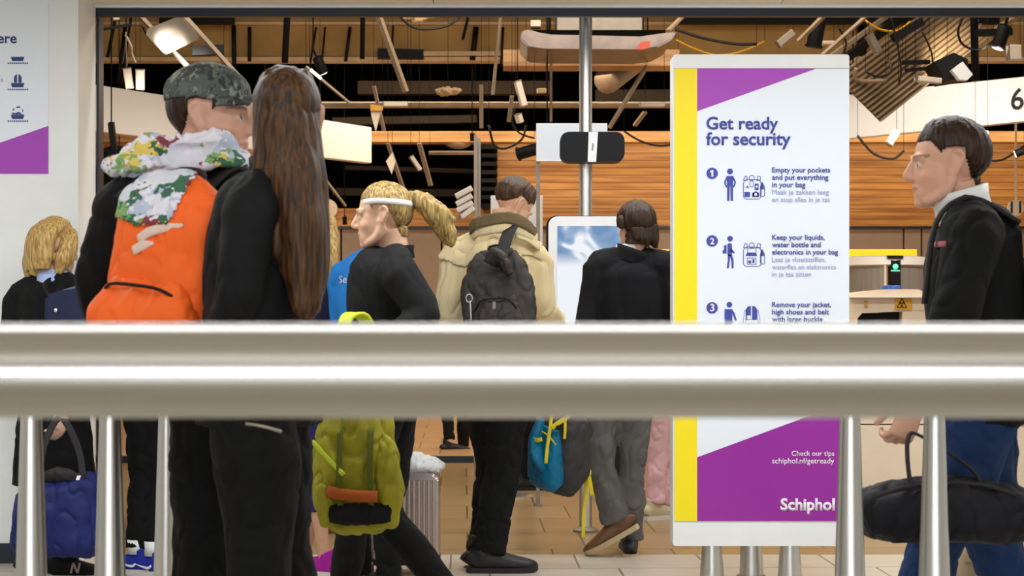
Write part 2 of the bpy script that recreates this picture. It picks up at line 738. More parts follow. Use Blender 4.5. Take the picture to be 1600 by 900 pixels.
b = new()
xs = [-6.0, -3.85, -2.12, -0.39, 1.34, 3.07, 4.8, 6.0]
for i in range(len(xs) - 1):
    for ya, yb in ((-5, -1.5), (-1.5, 2.0), (2.0, 5.0), (5.0, 7.70)):
        box(b, xs[i] + .003, xs[i + 1] - .003, ya + .003, yb - .003, 2.748, 2.78)
box(b, -6, 6, -5, 7.7, 2.775, 2.86)
struct('ceiling', b, M['soffit'])
b = new(); box(b, -6, 6, 7.70, 7.72, 2.738, 2.80)
struct('trim_1', b, M['white'])
b = new(); box(b, -6, 6, 7.72, 7.755, 2.697, 2.80); box(b, -2.088, -2.074, 7.715, 7.80, 0, 2.70)
struct('trim_2', b, M['frame_black'])
b = new(); box(b, -10, 10, 7.72, 7.755, 2.80, 5.3)
struct('wall_front', b, M['void'])
b = new(); box(b, -6, -2.09, 7.40, 7.71, 0, 2.748)
struct('wall_left', b, M['white'])
b = new(); box(b, -6, -2.085, 7.385, 7.40, 0, 0.095)
struct('baseboard_left', b, M['frame_black'])
b = new(); box(b, 3.4, 6, 7.40, 7.71, 0, 2.748)
struct('wall_right', b, M['white'])
b = new(); box(b, -6.1, -6, -5, 7.7, 0, 2.86); box(b, -10.1, -10, 7.72, 20.5, 0, 5.3); box(b, -10, -6, 7.60, 7.72, 0, 2.9)
struct('wall_left', b, M['white'])
b = new(); box(b, 6, 6.1, -5, 7.7, 0, 2.86); box(b, 10, 10.1, 7.72, 20.5, 0, 5.3); box(b, 6, 10, 7.60, 7.72, 0, 2.9)
struct('wall_right', b, M['white'])
b = new(); box(b, -6, 6, -5.1, -5, 0, 2.86)
struct('wall_rear', b, M['beige_wall'])
wb = new()
for x in (-3, -1.5, 0, 1.5, 3):
    box(wb, x - .03, x + .03, -5, -4.93, 0.05, 2.05)
for z in (0.05, 2.05):
    box(wb, -3.03, 3.03, -5, -4.93, z - .03, z + .03)
struct('window_1', wb, M['grey_metal'])
b = new(); box(b, -10, 10, 7.72, 20.5, 5.2, 5.3)
struct('ceiling', b, M['void'])

# the rear wall of the checkpoint: beige panels below, timber cladding above, an open black bay
b = new()
edges = [-10, -6.2, xb(533), xb(690), xb(862), xb(1050), xb(1412), xb(1440), 6.6, 8.4, 10]
for i in range(len(edges) - 1):
    box(b, edges[i] + .012, edges[i + 1] - .012, YB, YB + .1, 0.04, zb(357))
struct('wall_back', b, M['beige_wall'])
b = new(); box(b, -10, 10, 24.5, 24.6, 0, 5.3); box(b, -10.1, -10, 20.5, 24.5, 0, 5.3); box(b, 10, 10.1, 20.5, 24.5, 0, 5.3); box(b, -10, 10, 20.5, 24.5, 5.2, 5.3)
box(b, -10, 10, YB + .1, 24.5, .5, .55)
struct('wall_back', b, M['void'])
b = new()
box(b, -10, 10, YB - .04, YB + .1, zb(356), zb(326))
box(b, xb(776), 10, YB - .05, YB + .1, zb(326), zb(214))
box(b, -10, xb(452), YB - .05, YB + .1, zb(326), zb(204))
struct('wall_back', b, M['wood'])
b = new(); box(b, -10, 10, YB - .07, YB - .03, zb(358), zb(354)); 
struct('trim_3', b, M['frame_black'])

# ================================================================== HANDRAIL (nearest the camera)
hr = thing('handrail', 'thick satin steel handrail crossing the whole view in the foreground', 'handrail', (0, 1.2, 0))
b = new(); tube(b, [(-3.2, 1.2, 1.1305), (3.2, 1.2, 1.1305)], 0.0373, n=64, sub=1)
obj('rail', b, M['rail'], hr, autosmooth=40)
for x in (-2.2, 2.2):
    b = new(); tube(b, [(x, 1.2, 0), (x, 1.2, 1.10)], 0.022, n=24, sub=1)
    lathe(b, [(0.055, 0), (0.055, 0.008), (0.03, 0.014)], (x, 1.2, 0))
    obj('post', b, M['steel'], hr, autosmooth=40)


# ================================================================== TAPERED STEEL QUEUE POSTS
def stanchion_mesh(root, base=True):
    bb = new(); lathe(bb, [(0.0545, 0.006), (0.0525, 0.05), (0.0360, 0.56), (0.0238, 0.955), (0.0238, 0.985)], n=40)
    obj('post', bb, M['steel'], root, autosmooth=35)
    bb = new(); lathe(bb, [(0.066, 0), (0.066, 0.006), (0.058, 0.012), (0.055, 0.012)], n=40)
    obj('base_ring', bb, M['grey_metal'], root, autosmooth=35)
    bb = new(); lathe(bb, [(0.028, 0.95), (0.031, 0.955), (0.031, 1.0), (0.026, 1.008)], n=32)
    obj('belt_head', bb, M['black'], root, autosmooth=35)


posts = [
    (49, 3.6, 'tapered steel queue post leftmost in front, before the navy bag'),
    (172, 3.6, 'tapered steel queue post second from left, right of the navy bag'),
    (1328, 3.7, 'tapered steel queue post overlapping the right edge of the security sign'),
    (1460, 3.65, 'rightmost tapered steel queue post, in front of the blue jeans'),
    (261, 4.9, 'slimmer steel queue post left of the black trousers, near blue sneakers'),
    (1174, 7.0, 'steel queue post standing under the middle of the security sign'),
]
st = None
for i, (px, D, lab) in enumerate(posts):
    loc = (xb(px, D), D, 0)
    if st is None:
        st = thing('queue_post', lab, 'queue post', (0, 0, 0), 'tapered steel queue posts')
        stanchion_mesh(st)
        st.location = loc
    else:
        dup(st, loc, lab, 'tapered steel queue posts')
# slim posts with disc bases deeper in the checkpoint
sl = None
for px, D, lab in ((799, 10.2, 'slim steel barrier post with disc base behind trench coat man'),):
    if sl is None:
        sl = thing('barrier_post', lab, 'barrier post', (0, 0, 0), 'slim barrier posts')
        bb = new(); lathe(bb, [(0.021, 0.01), (0.021, 0.92), (0.017, 0.93)]); obj('post', bb, M['steel'], sl, autosmooth=35)
        bb = new(); lathe(bb, [(0.15, 0), (0.15, 0.006), (0.13, 0.014), (0.03, 0.02)]); obj('base_disc', bb, M['chrome'], sl, autosmooth=35)
        bb = new(); lathe(bb, [(0.03, 0.88), (0.03, 0.93), (0.02, 0.94)]); obj('belt_head', bb, M['black'], sl, autosmooth=35)
        sl.location = (xb(px, D), D, 0)
    else:
        dup(sl, (xb(px, D), D, 0), lab)

# ================================================================== THE SECURITY SIGN
DS = 6.8
sg = thing('information_sign', 'tall white sign headed Get ready for security with yellow edge stripe', 'sign', (xb(1188, DS), DS, 0))
x0, x1 = xb(1051.5, DS), xb(1327, DS)
z0, z1 = zb(853, DS), zb(85, DS)
b = new()
prism(b, rrect(x0, x1, z0, z1, 0.012), DS, DS + .12)
obj('cabinet', b, M['white'], sg, autosmooth=40)


def spanel(name, pts, m, lift, parent=sg, D=DS):
    bb = new()
    prism(bb, pxp(pts, D), D - lift - .0015, D - lift + .0015)
    return obj(name, bb, m, parent)


spanel('face_panel', [(1054, 107), (1326, 107), (1326, 814), (1054, 814)], M['poster_white'], .001)
spanel('edge_stripe', [(1054, 107), (1089, 107), (1089, 814), (1054, 814)], M['yellow'], .003)
spanel('purple_wedge', [(1089, 107), (1276, 107), (1089, 174)], M['purple'], .003)
spanel('purple_wedge', [(1089, 714.5), (1269, 648), (1326, 648), (1326, 814), (1089, 814)], M['purple_deep'], .003)
b = new(); box(b, xb(1053, DS), xb(1326, DS), DS - .004, DS, zb(107.6, DS), zb(106.6, DS))
obj('seam', b, M['grey_metal'], sg)
for px in (1115, 1238):
    b = new()
    lathe(b, [(0.0545, 0.006), (0.0525, 0.05), (0.042, z0 + 0.01)], (xb(px, DS), DS + .06, 0), n=36)
    lathe(b, [(0.066, 0), (0.066, 0.006), (0.055, 0.012)], (xb(px, DS), DS + .06, 0), n=36)
    obj('leg', b, M['steel'], sg, autosmooth=35)
TY = DS - .0065
text('lettering', 'Get ready', 1103.5, 1215.5, 202, DS, TY, M['ink'], sg, 0.018)
text('lettering', 'for security', 1103, 1235, 226.5, DS, TY, M['ink'], sg, 0.018)


def lines(rows, m, bold):
    for body, xe, yy in rows:
        text('lettering', body, 1206, xe, yy, DS, TY, m, sg, bold)


lines([('Empty your pockets', 1297, 269.5), ('and put everything', 1294, 281), ('in your bag', 1258, 292.5),
       ('Keep your liquids,', 1288, 374.5), ('water bottle and', 1282, 386), ('electronics in your bag', 1309, 397.5),
       ('Remove your jacket,', 1298, 479.5), ('high shoes and belt', 1295, 491), ('with large buckle', 1285, 502.5)], M['ink'], 0.014)
lines([('Maak je zakken leeg', 1295, 304), ('en stop alles in je tas', 1296, 315.5),
       ('Laat je vloeistoffen,', 1290, 409), ('waterfles en elektronica', 1306, 420.5), ('in je tas zitten', 1267, 432)], M['ink_light'], 0.0)
text('lettering', 'Check our tips', 1236.5, 1303, 712, DS, TY, M['letter_white'], sg, 0.008)
text('lettering', 'schiphol.nl/getready', 1206, 1303, 724, DS, TY, M['letter_white'], sg, 0.008)
text('wordmark', 'Schiphol', 1219, 1304, 796.5, DS, TY, M['letter_white'], sg, 0.035)
for n, cy in (('1', 271), ('2', 376.5), ('3', 481)):
    spanel('number_disc', circ(1112.5, cy, 9), M['ink'], .003)
    if n == '1':
        spanel('numeral', [(1111.3, 276.3), (1111.3, 268.6), (1109.4, 269.6), (1109.0, 267.7), (1112.2, 265.8), (1114.2, 265.8), (1114.2, 276.3)], M['letter_white'], .0055)
        continue
    w_ = 3.4
    text('numeral', n, 1112.5 - w_, 1112.5 + w_, cy + 5.3, DS, TY - .002, M['letter_white'], sg, 0.03)


def pictogram(polys, m=M['ink'], lift=.003):
    bb = new()
    for k, pts in enumerate(polys):
        prism(bb, pxp(pts, DS), DS - lift - .0015, DS - lift + .0015 - k * 1e-5)
    return obj('pictogram', bb, m, sg)


# standing traveller, hands on the hips
pictogram([circ(1140.5, 268, 4.6), [(1135.5, 275), (1145.5, 275), (1145, 291), (1136, 291)],
           [(1135.5, 275), (1131, 285), (1134, 293), (1136, 292), (1133.5, 285), (1136.5, 279)],
           [(1145.5, 275), (1150, 285), (1147, 293), (1145, 292), (1147.5, 285), (1144.5, 279)],
           [(1136, 291), (1140, 291), (1139.5, 314), (1136, 314)], [(1141, 291), (1145, 291), (1145, 314), (1141.5, 314)]])
# walking traveller with a backpack
pictogram([circ(1140.5, 373, 4.4), rrect(1136.5, 1143.5, 380, 400, 3), [(1142, 388), (1148, 394.5), (1147, 396), (1141, 393)],
           [(1137, 398), (1141, 398), (1140, 407), (1138.5, 419), (1135.5, 419), (1137, 407)],
           [(1140, 398), (1143.5, 398), (1146, 407), (1146, 419), (1143, 419), (1142.5, 408)],
           [(1129, 396), (1129, 392), (1131, 390), (1131, 384), (1135, 382), (1135, 396)]])
# traveller taking off the jacket
pictogram([circ(1139.5, 476, 4.4), [(1132, 483), (1144, 483), (1144, 500), (1146, 512), (1133, 512), (1132, 497)],
           [(1143, 483), (1147, 488), (1151, 500), (1149, 502), (1144.5, 491)]])


def outline(pts, wpx=0.9):
    cx = sum(p[0] for p in pts) / len(pts)
    cy = sum(p[1] for p in pts) / len(pts)
    res = []
    n = len(pts)
    for i in range(n):
        a, c = Vector(pts[i]), Vector(pts[(i + 1) % n])
        d = c - a
        if d.length < 1e-6:
            continue
        nn = Vector((-d.y, d.x)).normalized() * wpx / 2
        res.append([tuple(a + nn), tuple(c + nn), tuple(c - nn), tuple(a - nn)])
    return res


for cy, kind in ((0, 1), (105.3, 2)):
    sh = []
    body = rrect(1161.5, 1189, 280 + cy, 311 + cy, 5, 4)
    body = [(x, y if y > 292 + cy else y + (abs(x - 1175) / 14) ** 2 * 2) for x, y in body]
    sh += outline(body)
    sh += outline(circ(1174.5, 278 + cy, 4, 10))
    sh += outline([(1161.5, 282 + cy), (1164, 275 + cy), (1167, 276 + cy), (1167, 282 + cy)])
    sh += outline([(1182, 282 + cy), (1184, 275 + cy), (1188, 276 + cy), (1188, 282 + cy)])
    sh += outline(rrect(1188, 1194.5, 290 + cy, 307 + cy, 2, 3))
    pictogram(sh)
    if kind == 1:
        pictogram([rrect(1163, 1171.5, 300, 308, 1), rrect(1175, 1186, 301, 308, 1), circ(1180.5, 303.5, 4.4, 14), [(1179, 287), (1185, 287), (1185, 297), (1179, 297)],
                   [(1188.5, 288), (1190.5, 284), (1193, 288), (1193.5, 296), (1188, 296)], [(1164, 294), (1168, 290), (1170, 295), (1167.5, 293)]])
        pictogram([circ(1180.5, 304, 2.4, 12), circ(1182, 292, 1.8, 10)], M['poster_white'], .005)
        pictogram(outline(rrect(1171.5, 1177, 283, 292, 1, 2), .7))
    else:
        pictogram([[(1167, 395), (1181, 395), (1183, 400), (1165, 400)], rrect(1169, 1173.5, 407, 411.5, .6), rrect(1175.5, 1178.5, 405, 411, .6),
                   [(1188.5, 393), (1190.5, 389), (1193, 393), (1193.5, 400), (1188, 400)]])
        pictogram(outline([(1168, 388), (1181, 388), (1181, 395), (1168, 395)], .7) + outline([(1167.5, 403), (1181, 403), (1181, 413), (1167.5, 413)], .7))
pictogram([[(1165.5, 500), (1165, 484), (1168, 479), (1173, 478), (1173, 500)], [(1175, 478), (1180, 479), (1183, 484), (1182.5, 500), (1175, 500)]])
pictogram([rrect(1167, 1172.5, 493, 499, .8)], M['poster_white'], .005)
pictogram(outline([(1163.5, 485), (1166, 484), (1165, 503), (1160.5, 506)]) + outline([(1183, 484), (1185, 485), (1188, 506), (1183.5, 503)]), M['ink_light'])

# ================================================================== WALL POSTER ON THE LEFT
DW = 7.4
po = thing('wall_poster', 'bluish white poster with tray symbols and purple corner on left partition', 'poster', (xb(20, DW), DW - .003, zb(272, DW)))


def wpanel(name, polys, m, lift):
    bb = new()
    for k, pts in enumerate(polys):
        prism(bb, pxp(pts, DW), DW - lift - .0012 - k * 1e-5, DW - lift + .0012)
    return obj(name, bb, m, po)


wpanel('sheet', [[(-180, -18), (76, -18), (76, 272), (-180, 272)]], M['poster_white'], .0025)
wpanel('purple_wedge', [[(-180, 272), (-180, 290 - 0), (-180, 280), (-180, 272)][:0] or [(-150, 271.5), (76, 271.5), (76, 197), (-10, 227), (-150, 268)]], M['purple'], .005)
text('lettering', 'here', -14, 26.5, 67.5, DW, DW - .005, M['ink_dark'], po, 0.016)
text('lettering', 'tas', -7, 5.5, 128, DW, DW - .005, M['ink_light'], po, 0.0)
for cy, k in ((92.5, 0), (133.5, 1), (183, 2)):
    tr = [[(17.5, cy - 3.5), (38.5, cy - 3.5), (36.5, cy + 3), (19.5, cy + 3)]]
    tr += [circ(13.5 + i * 3.3, cy + 6.5, 1.25, 8) for i in range(10)]
    if k == 1:
        tr += [[(22.5, cy - 4), (22.5, cy - 13), (26, cy - 17), (27, cy - 17), (27, cy - 4)], [(29.5, cy - 4), (29.5, cy - 17), (31, cy - 17), (34, cy - 13), (34, cy - 4)]]
    if k == 2:
        tr += [[(20, cy - 4), (19, cy - 7), (24, cy - 6), (30, cy - 8), (36, cy - 4)], [(20, cy - 10), (21.5, cy - 14), (23, cy - 11)], [(25, cy - 15), (30, cy - 17), (33, cy - 15), (28, cy - 14)], [(34, cy - 13), (37, cy - 10), (36.5, cy - 7)]]
    wpanel('tray_symbol', tr, M['ink_dark'], .005)

# ================================================================== KIOSK DISPLAY, POLE AND SENSOR
DK = 8.36
ks = thing('display_kiosk', 'white rounded kiosk with bright cloudy blue screen before the two men', 'kiosk', (xb(933, DK), DK, 0.66))
kx0, kx1, kz1 = xb(857, DK), xb(1012, DK), zb(338, DK)
b = new(); prism(b, rrect(kx0, kx1, 0.66, kz1, 0.05), DK, DK + .05)
obj('housing', b, M['white_gloss'], ks, autosmooth=40)
b = new(); prism(b, rrect(kx0 - .012, kx1 + .012, 0.65, kz1 + .004, 0.055), DK + .015, DK + .06)
obj('rear_shell', b, M['black'], ks, autosmooth=40)
b = new(); prism(b, rrect(xb(871, DK), xb(998, DK), 0.70, zb(353, DK), 0.004), DK - .004, DK + .01)


def screen_mat():
    m = bpy.data.materials.new('cloud_screen')
    m.use_nodes = True
    nt = m.node_tree
    bs = nt.nodes['Principled BSDF']
    tc = nt.nodes.new('ShaderNodeTexCoord')
    n = nt.nodes.new('ShaderNodeTexNoise')
    n.inputs['Scale'].default_value = 5.5
    n.inputs['Detail'].default_value = 1.5
    n.inputs['Distortion'].default_value = 1.2
    mp = nt.nodes.new('ShaderNodeMapping')
    mp.inputs['Location'].default_value = (0.35, 0, 0.1)
    nt.links.new(tc.outputs['Object'], mp.inputs[0])
    nt.links.new(mp.outputs[0], n.inputs['Vector'])
    cr = nt.nodes.new('ShaderNodeValToRGB')
    e = cr.color_ramp.elements
    e[0].position = 0.40
    e[0].color = (*hexc('6f93be'), 1)
    e[1].position = 0.60
    e[1].color = (*hexc('f4f9ff'), 1)
    k = e.new(0.52)
    k.color = (*hexc('9db8d8'), 1)
    nt.links.new(n.outputs['Fac'], cr.inputs[0])
    sx = nt.nodes.new('ShaderNodeSeparateXYZ')
    nt.links.new(tc.outputs['Object'], sx.inputs[0])
    mr = nt.nodes.new('ShaderNodeMapRange')
    mr.inputs[1].default_value = 0.80
    mr.inputs[2].default_value = 0.88
    mr.inputs[3].default_value = 1
    mr.inputs[4].default_value = 0
    nt.links.new(sx.outputs['Z'], mr.inputs[0])
    mx = nt.nodes.new('ShaderNodeMix')
    mx.data_type = 'RGBA'
    nt.links.new(mr.outputs[0], mx.inputs[0])
    nt.links.new(cr.outputs[0], mx.inputs[6])
    mx.inputs[7].default_value = (*hexc('f3f8ff'), 1)
    bs.inputs['Base Color'].default_value = (0.02, 0.02, 0.02, 1)
    nt.links.new(mx.outputs[2], bs.inputs['Emission Color'])
    bs.inputs['Emission Strength'].default_value = 0.95
    bs.inputs['Specular IOR Level'].default_value = 0.1
    bs.inputs['Roughness'].default_value = 0.3
    return m


obj('screen', b, screen_mat(), ks)
b = new(); box(b, xb(915, 8.5) - .04, xb(915, 8.5) + .04, DK + .055, 8.5 - .025, 0.9, 1.0, .006); box(b, xb(915, 8.5) - .04, xb(915, 8.5) + .04, DK + .055, 8.5 - .025, 1.3, 1.4, .006)
obj('wall_bracket', b, M['grey_metal'], ks)

DP = 8.5
pl = thing('steel_pole', 'tall polished steel pole rising behind the kiosk to the ceiling', 'pole', (xb(915, DP), DP, 0))
b = new(); lathe(b, [(0.0275, 0), (0.0275, 5.2)], (xb(915, DP), DP, 0), n=32)
obj('tube', b, M['chrome'], pl, autosmooth=35)
b = new(); lathe(b, [(0.07, 0), (0.07, 0.012), (0.035, 0.03)], (xb(915, DP), DP, 0), n=32)
obj('foot_flange', b, M['grey_metal'], pl, autosmooth=35)
for px, dx in ((907, -.031), (923, .031)):
    b = new(); box(b, xb(915, DP) + dx - .004, xb(915, DP) + dx + .004, DP - .004, DP + .004, 0.03, 5.0)
    obj('edge_track', b, M['grey_metal'], pl)

DC = 8.40
sn = thing('sensor_unit', 'black rounded double sensor with white centre strip on steel pole', 'sensor', (xb(925, DC), DC, zb(254, DC)))
b = new(); prism(b, rrect(xb(875, DC), xb(975, DC), zb(254, DC), zb(207.5, DC), 0.046, 8), DC - .05, DC + .075)
bmesh.ops.bevel(b, geom=[e for e in b.edges], offset=.004, segments=2, affect='EDGES')
obj('body', b, M['black_gloss'], sn, autosmooth=40)
b = new(); prism(b, pxp([(919, 208), (933.5, 208), (930.5, 254.5), (917.5, 254.5)], DC), DC - .057, DC - .045)
obj('centre_strip', b, M['white_gloss'], sn)
b = new(); prism(b, pxp([(924.5, 226), (927, 226), (926, 237), (923.5, 237)], DC), DC - .060, DC - .055)
obj('sensor_slot', b, M['grey_metal'], sn)

DB = 9.6
sq = thing('blank_board', 'pale grey square board mounted on thin post behind the black sensor', 'board', (xb(842, DB), DB, 0))
b = new(); box(b, xb(838, DB), xb(949, DB), DB, DB + .04, zb(250.5, DB), zb(192.5, DB), .003)
obj('board', b, mat('pale_grey_board', 'dde4ee', 0.5), sq)
b = new(); box(b, xb(838.2, DB), xb(949.5, DB) , DB - .002, DB + .045, zb(252, DB), zb(250.2, DB))
obj('lower_edge', b, M['white'], sq)
b = new(); box(b, xb(838, DB), xb(844, DB), DB + .042, DB + .07, 0, zb(195, DB))
box(b, xb(836, DB), xb(847, DB), DB + .02, DB + .09, 0, .012)
obj('post', b, M['grey_metal'], sq)

DT = 11.1
tt = thing('totem', 'plain white upright totem panel behind the trench coat man\'s head', 'totem', (xb(807, DT), DT, 0))
b = new(); box(b, xb(766.5, DT), xb(848, DT), DT, DT + .06, .04, zb(305.5, DT), .006)
obj('panel', b, mat('pale_totem', 'c9c5c4', 0.5), tt)
b = new(); box(b, xb(766, DT) - .01, xb(848.5, DT) + .01, DT - .10, DT + .12, 0, .042, .005)
obj('foot', b, M['black'], tt)

DQ = 8.5
tp = thing('slim_post', 'slim brown-grey upright post left of the trench coat man', 'post', (xb(745.5, DQ), DQ, 0))
b = new(); box(b, xb(740.5, DQ), xb(746.5, DQ), DQ, DQ + .03, 0, zb(212, DQ))
obj('profile', b, M['strut'], tp)
b = new(); box(b, xb(747.2, DQ), xb(751, DQ), DQ + .005, DQ + .03, 0, zb(216, DQ))
obj('pale_profile', b, M['grey_metal'], tp)
b = new(); box(b, xb(738, DQ), xb(753, DQ), DQ - .03, DQ + .06, 0, .012)
obj('base_plate', b, M['steel'], tp)


# ================================================================== WHITE PORTAL BANNERS
def banner(name, label, a, c, th=.12):
    (px0, t0, b0, D0), (px1, t1, b1, D1) = a, c

    q = [P(px0, b0, D0), P(px1, b1, D1), P(px1, t1, D1), P(px0, t0, D0)]
    bb = new()
    d = (q[1] - q[0]).cross(Vector((0, 0, 1))).normalized()
    if d.y < 0:
        d = -d
    f = [bb.verts.new(p) for p in q]
    g = [bb.verts.new(p + d * th) for p in q]
    bb.faces.new(f)
    bb.faces.new(g[::-1])
    for i in range(4):
        bb.faces.new((f[i], g[i], g[(i + 1) % 4], f[(i + 1) % 4]))
    bmesh.ops.recalc_face_normals(bb, faces=bb.faces)
    bmesh.ops.bevel(bb, geom=list(bb.edges), offset=.006, segments=2, affect='EDGES')
    t = thing(name, label, 'banner', ((q[0] + q[1]) / 2))
    obj('panel', bb, M['white_gloss'], t)
    for k in (0.25, 0.75):
        p = q[3].lerp(q[2], k) + d * th / 2
        r = new(); tube(r, [p, (p.x, p.y, 5.2)], .008, n=8, sub=1)
        obj('hanging_rod', r, M['black'], t)
    return t, q


banner('overhead_banner', 'long white overhead panel on the left behind the capped walker', (-260, 68.7, 156.4, 12.75), (581, 199, 255, 17.9))
tb, q = banner('overhead_banner', 'white overhead panel marked 6 on the right beyond the sign', (1180, 163, 230, 16.2), (1880, 91, 162, 13.0))
# the numeral 6 lies on the slanted panel
d = (q[1] - q[0]); d.z = 0
ang = math.atan2(d.y, d.x)
c = bpy.data.curves.new('t', 'FONT'); c.body = '6'; c.size = 1; c.offset = .012
o = bpy.data.objects.new('t', c); COL.objects.link(o)
me = bpy.data.meshes.new_from_object(o.evaluated_get(bpy.context.evaluated_depsgraph_get()))
bpy.data.objects.remove(o)
f6 = (1578 - 1180) / (1880 - 1180)
D6 = 1 / ((1 - f6) / 16.2 + f6 / 13.0)
p6 = P(1578, 172, D6)
hh = (172 - 138) * D6 / F
k6 = hh / (max(v.co.y for v in me.vertices) - min(v.co.y for v in me.vertices))
me.transform(Matrix.Translation(p6 + Vector((0, -.012, 0)) + Vector((math.sin(ang), -math.cos(ang), 0)) * .004) @ Matrix.Rotation(ang, 4, 'Z') @ Matrix.Rotation(PI / 2, 4, 'X') @ Matrix.Diagonal((k6, k6, k6, 1)))
link('numeral', me, M['letter_black'], tb)

D11 = 16.5
e11 = thing('round_sign', 'round pale hanging sign numbered 11 at the right edge', 'sign', P(1587, 337, D11))
b = new(); prism(b, circ(xb(1587.5, D11), zb(325, D11), 12.5 * D11 / F, 32), D11, D11 + .03)
obj('disc', b, M['cream'], e11)
text('numeral', '11', 1579, 1595.5, 332.5, D11, D11 - .002, M['letter_black'], e11, .02)
b = new(); box(b, xb(1586.5, D11), xb(1589.5, D11), D11 + .01, D11 + .02, zb(313, D11), zb(180, D11))
obj('hanger', b, M['cream'], e11)

# ================================================================== LIT YELLOW SIGN, SCANNERS AND COUNTERS
DY = 17.0
ys = thing('lit_gate_sign', 'lit yellow overhead gate sign running behind the information sign', 'sign', P(1220, 412, DY))
b = new(); box(b, xb(1000, DY), xb(1433, DY), DY, DY + .15, zb(413, DY), zb(389.5, DY), .01)
obj('light_box', b, M['yellow_lit'], ys)
text('lettering', 'Gates', 1034, 1072, 406, DY, DY - .003, M['amber'], ys, .01)
for px in (1010, 1426):
    b = new(); box(b, xb(px, DY) - .02, xb(px, DY) + .02, DY + .06, DY + .1, .045, zb(413, DY) + .01)
    obj('support_post', b, M['grey_metal'], ys)

DN = 15.2
bs_ = thing('body_scanner', 'round grey-glass body scanner with green light right of the sign', 'body scanner', (xb(1380, DN), DN, .06))
cx = xb(1380, DN)
R = .42
b = new(); lathe(b, [(R + .03, .06), (R + .03, .10), (R, .11)], (cx, DN, 0), n=48); obj('base_ring', b, M['white_gloss'], bs_, autosmooth=35)
zt = zb(404, DN)
b = new(); lathe(b, [(R, zt - .09), (R + .05, zt - .075), (R + .05, zt), (R - .1, zt + .02)], (cx, DN, 0), n=48); obj('top_ring', b, M['white_gloss'], bs_, autosmooth=35)
for a0, a1 in ((185, 262), (278, 355)):
    bb = new()
    pts = [(cx + R * math.cos(math.radians(a0 + (a1 - a0) * k / 16)), DN + R * math.sin(math.radians(a0 + (a1 - a0) * k / 16))) for k in range(17)]
    ring0 = []
    for r_ in (0, .02):
        ring0.append([(bb.verts.new((p[0] + (p[0] - cx) * r_, p[1] + (p[1] - DN) * r_, .11)), bb.verts.new((p[0] + (p[0] - cx) * r_, p[1] + (p[1] - DN) * r_, zt - .07))) for p in pts])
    A, B = ring0
    for k in range(16):
        bb.faces.new((A[k][0], A[k + 1][0], A[k + 1][1], A[k][1]))
        bb.faces.new((B[k][0], B[k][1], B[k + 1][1], B[k + 1][0]))
        bb.faces.new((A[k][1], A[k + 1][1], B[k + 1][1], B[k][1]))
        bb.faces.new((A[k][0], B[k][0], B[k + 1][0], A[k + 1][0]))
    for k in (0, 16):
        bb.faces.new((A[k][0], A[k][1], B[k][1], B[k][0]))
    obj('glass_wall', bb, M['glass_grey'], bs_, smooth=False)
b = new(); box(b, xb(1373, DN), xb(1389, DN), DN - R - .05, DN - R + .06, .06, zt - .03, .01); obj('mast', b, M['black'], bs_)
b = new(); box(b, xb(1368, DN), xb(1392, DN), DN - R - .07, DN - R + .06, zt - .02, zt + .01, .004); obj('mast_cap', b, M['black'], bs_)
b = new(); prism(b, circ(xb(1380.5, DN), zb(419, DN), .025, 20), DN - R - .056, DN - R - .048); obj('green_light', b, M['green_lit'], bs_)
b = new(); box(b, xb(1374, DN), xb(1387, DN), DN - R - .054, DN - R - .049, zb(426, DN), zb(424.5, DN)); obj('status_strip', b, M['green_lit'], bs_)
b = new(); box(b, xb(1364.5, DN), xb(1367.5, DN), DN - R - .03, DN - R + .02, .06, zt - .03); obj('door_post', b, M['cream'], bs_)

DX = 12.2
xr = thing('xray_scanner', 'cream white curved x-ray scanner with yellow radiation sticker', 'x-ray scanner', (xb(1385, DX), DX, 0))
b = new()
pts = [(1318, 500), (1322, 470), (1334, 460), (1352, 455.5), (1384, 452), (1436, 452), (1452, 459), (1456, 487), (1346, 487), (1338, 496), (1336, 560), (1318, 560)]
prism(b, pxp(pts, DX), DX, DX + .8)
bmesh.ops.bevel(b, geom=[e for e in b.edges if abs(e.verts[0].co.y - e.verts[1].co.y) < .01], offset=.012, segments=2, affect='EDGES')
obj('hood', b, M['cream'], xr)
b = new(); box(b, xb(1326, DX), xb(1456, DX), DX - .06, DX + .8, zb(465.5, DX), zb(463, DX), .004); obj('ledge', b, M['white_gloss'], xr)
b = new(); box(b, xb(1350, DX), xb(1450, DX), DX + .1, DX + .75, 0.6, zb(489, DX)); obj('tunnel_curtain', b, M['black'], xr)
b = new(); box(b, xb(1310, DX), xb(1700, DX), DX - .05, DX + .9, 0, .62, .01); obj('cabinet', b, M['cream'], xr)
b = new(); box(b, xb(1410, DX), xb(1456, DX), DX, DX + .8, .6, zb(486, DX)); obj('side_panel', b, M['cream'], xr)
b = new(); box(b, xb(1397.5, DX), xb(1424, DX), DX - .012, DX + .002, zb(484, DX), zb(463.5, DX)); st_ = obj('hazard_sticker', b, mat('hazard_yellow', 'dca628', 0.5), xr)
b = new()
for pts in outline([(1408.5, 466), (1416, 480.5), (1401, 480.5)], 1.2):
    prism(b, pxp(pts, DX), DX - .015, DX - .011)
for a in (90, 210, 330):
    pts = [(1408.5, 475)] + [(1408.5 + 4.4 * math.cos(math.radians(a + s)), 475 + 4.4 * math.sin(math.radians(a + s))) for s in (-28, 0, 28)]
    prism(b, pxp(pts, DX), DX - .0155, DX - .011)
obj('trefoil', b, M['black'], st_)
b = new(); box(b, xb(1350, DX), xb(1355, DX), DX - .012, DX + .002, zb(480, DX), zb(470, DX)); obj('small_sticker', b, mat('ochre', 'c99b4d', 0.5), xr)

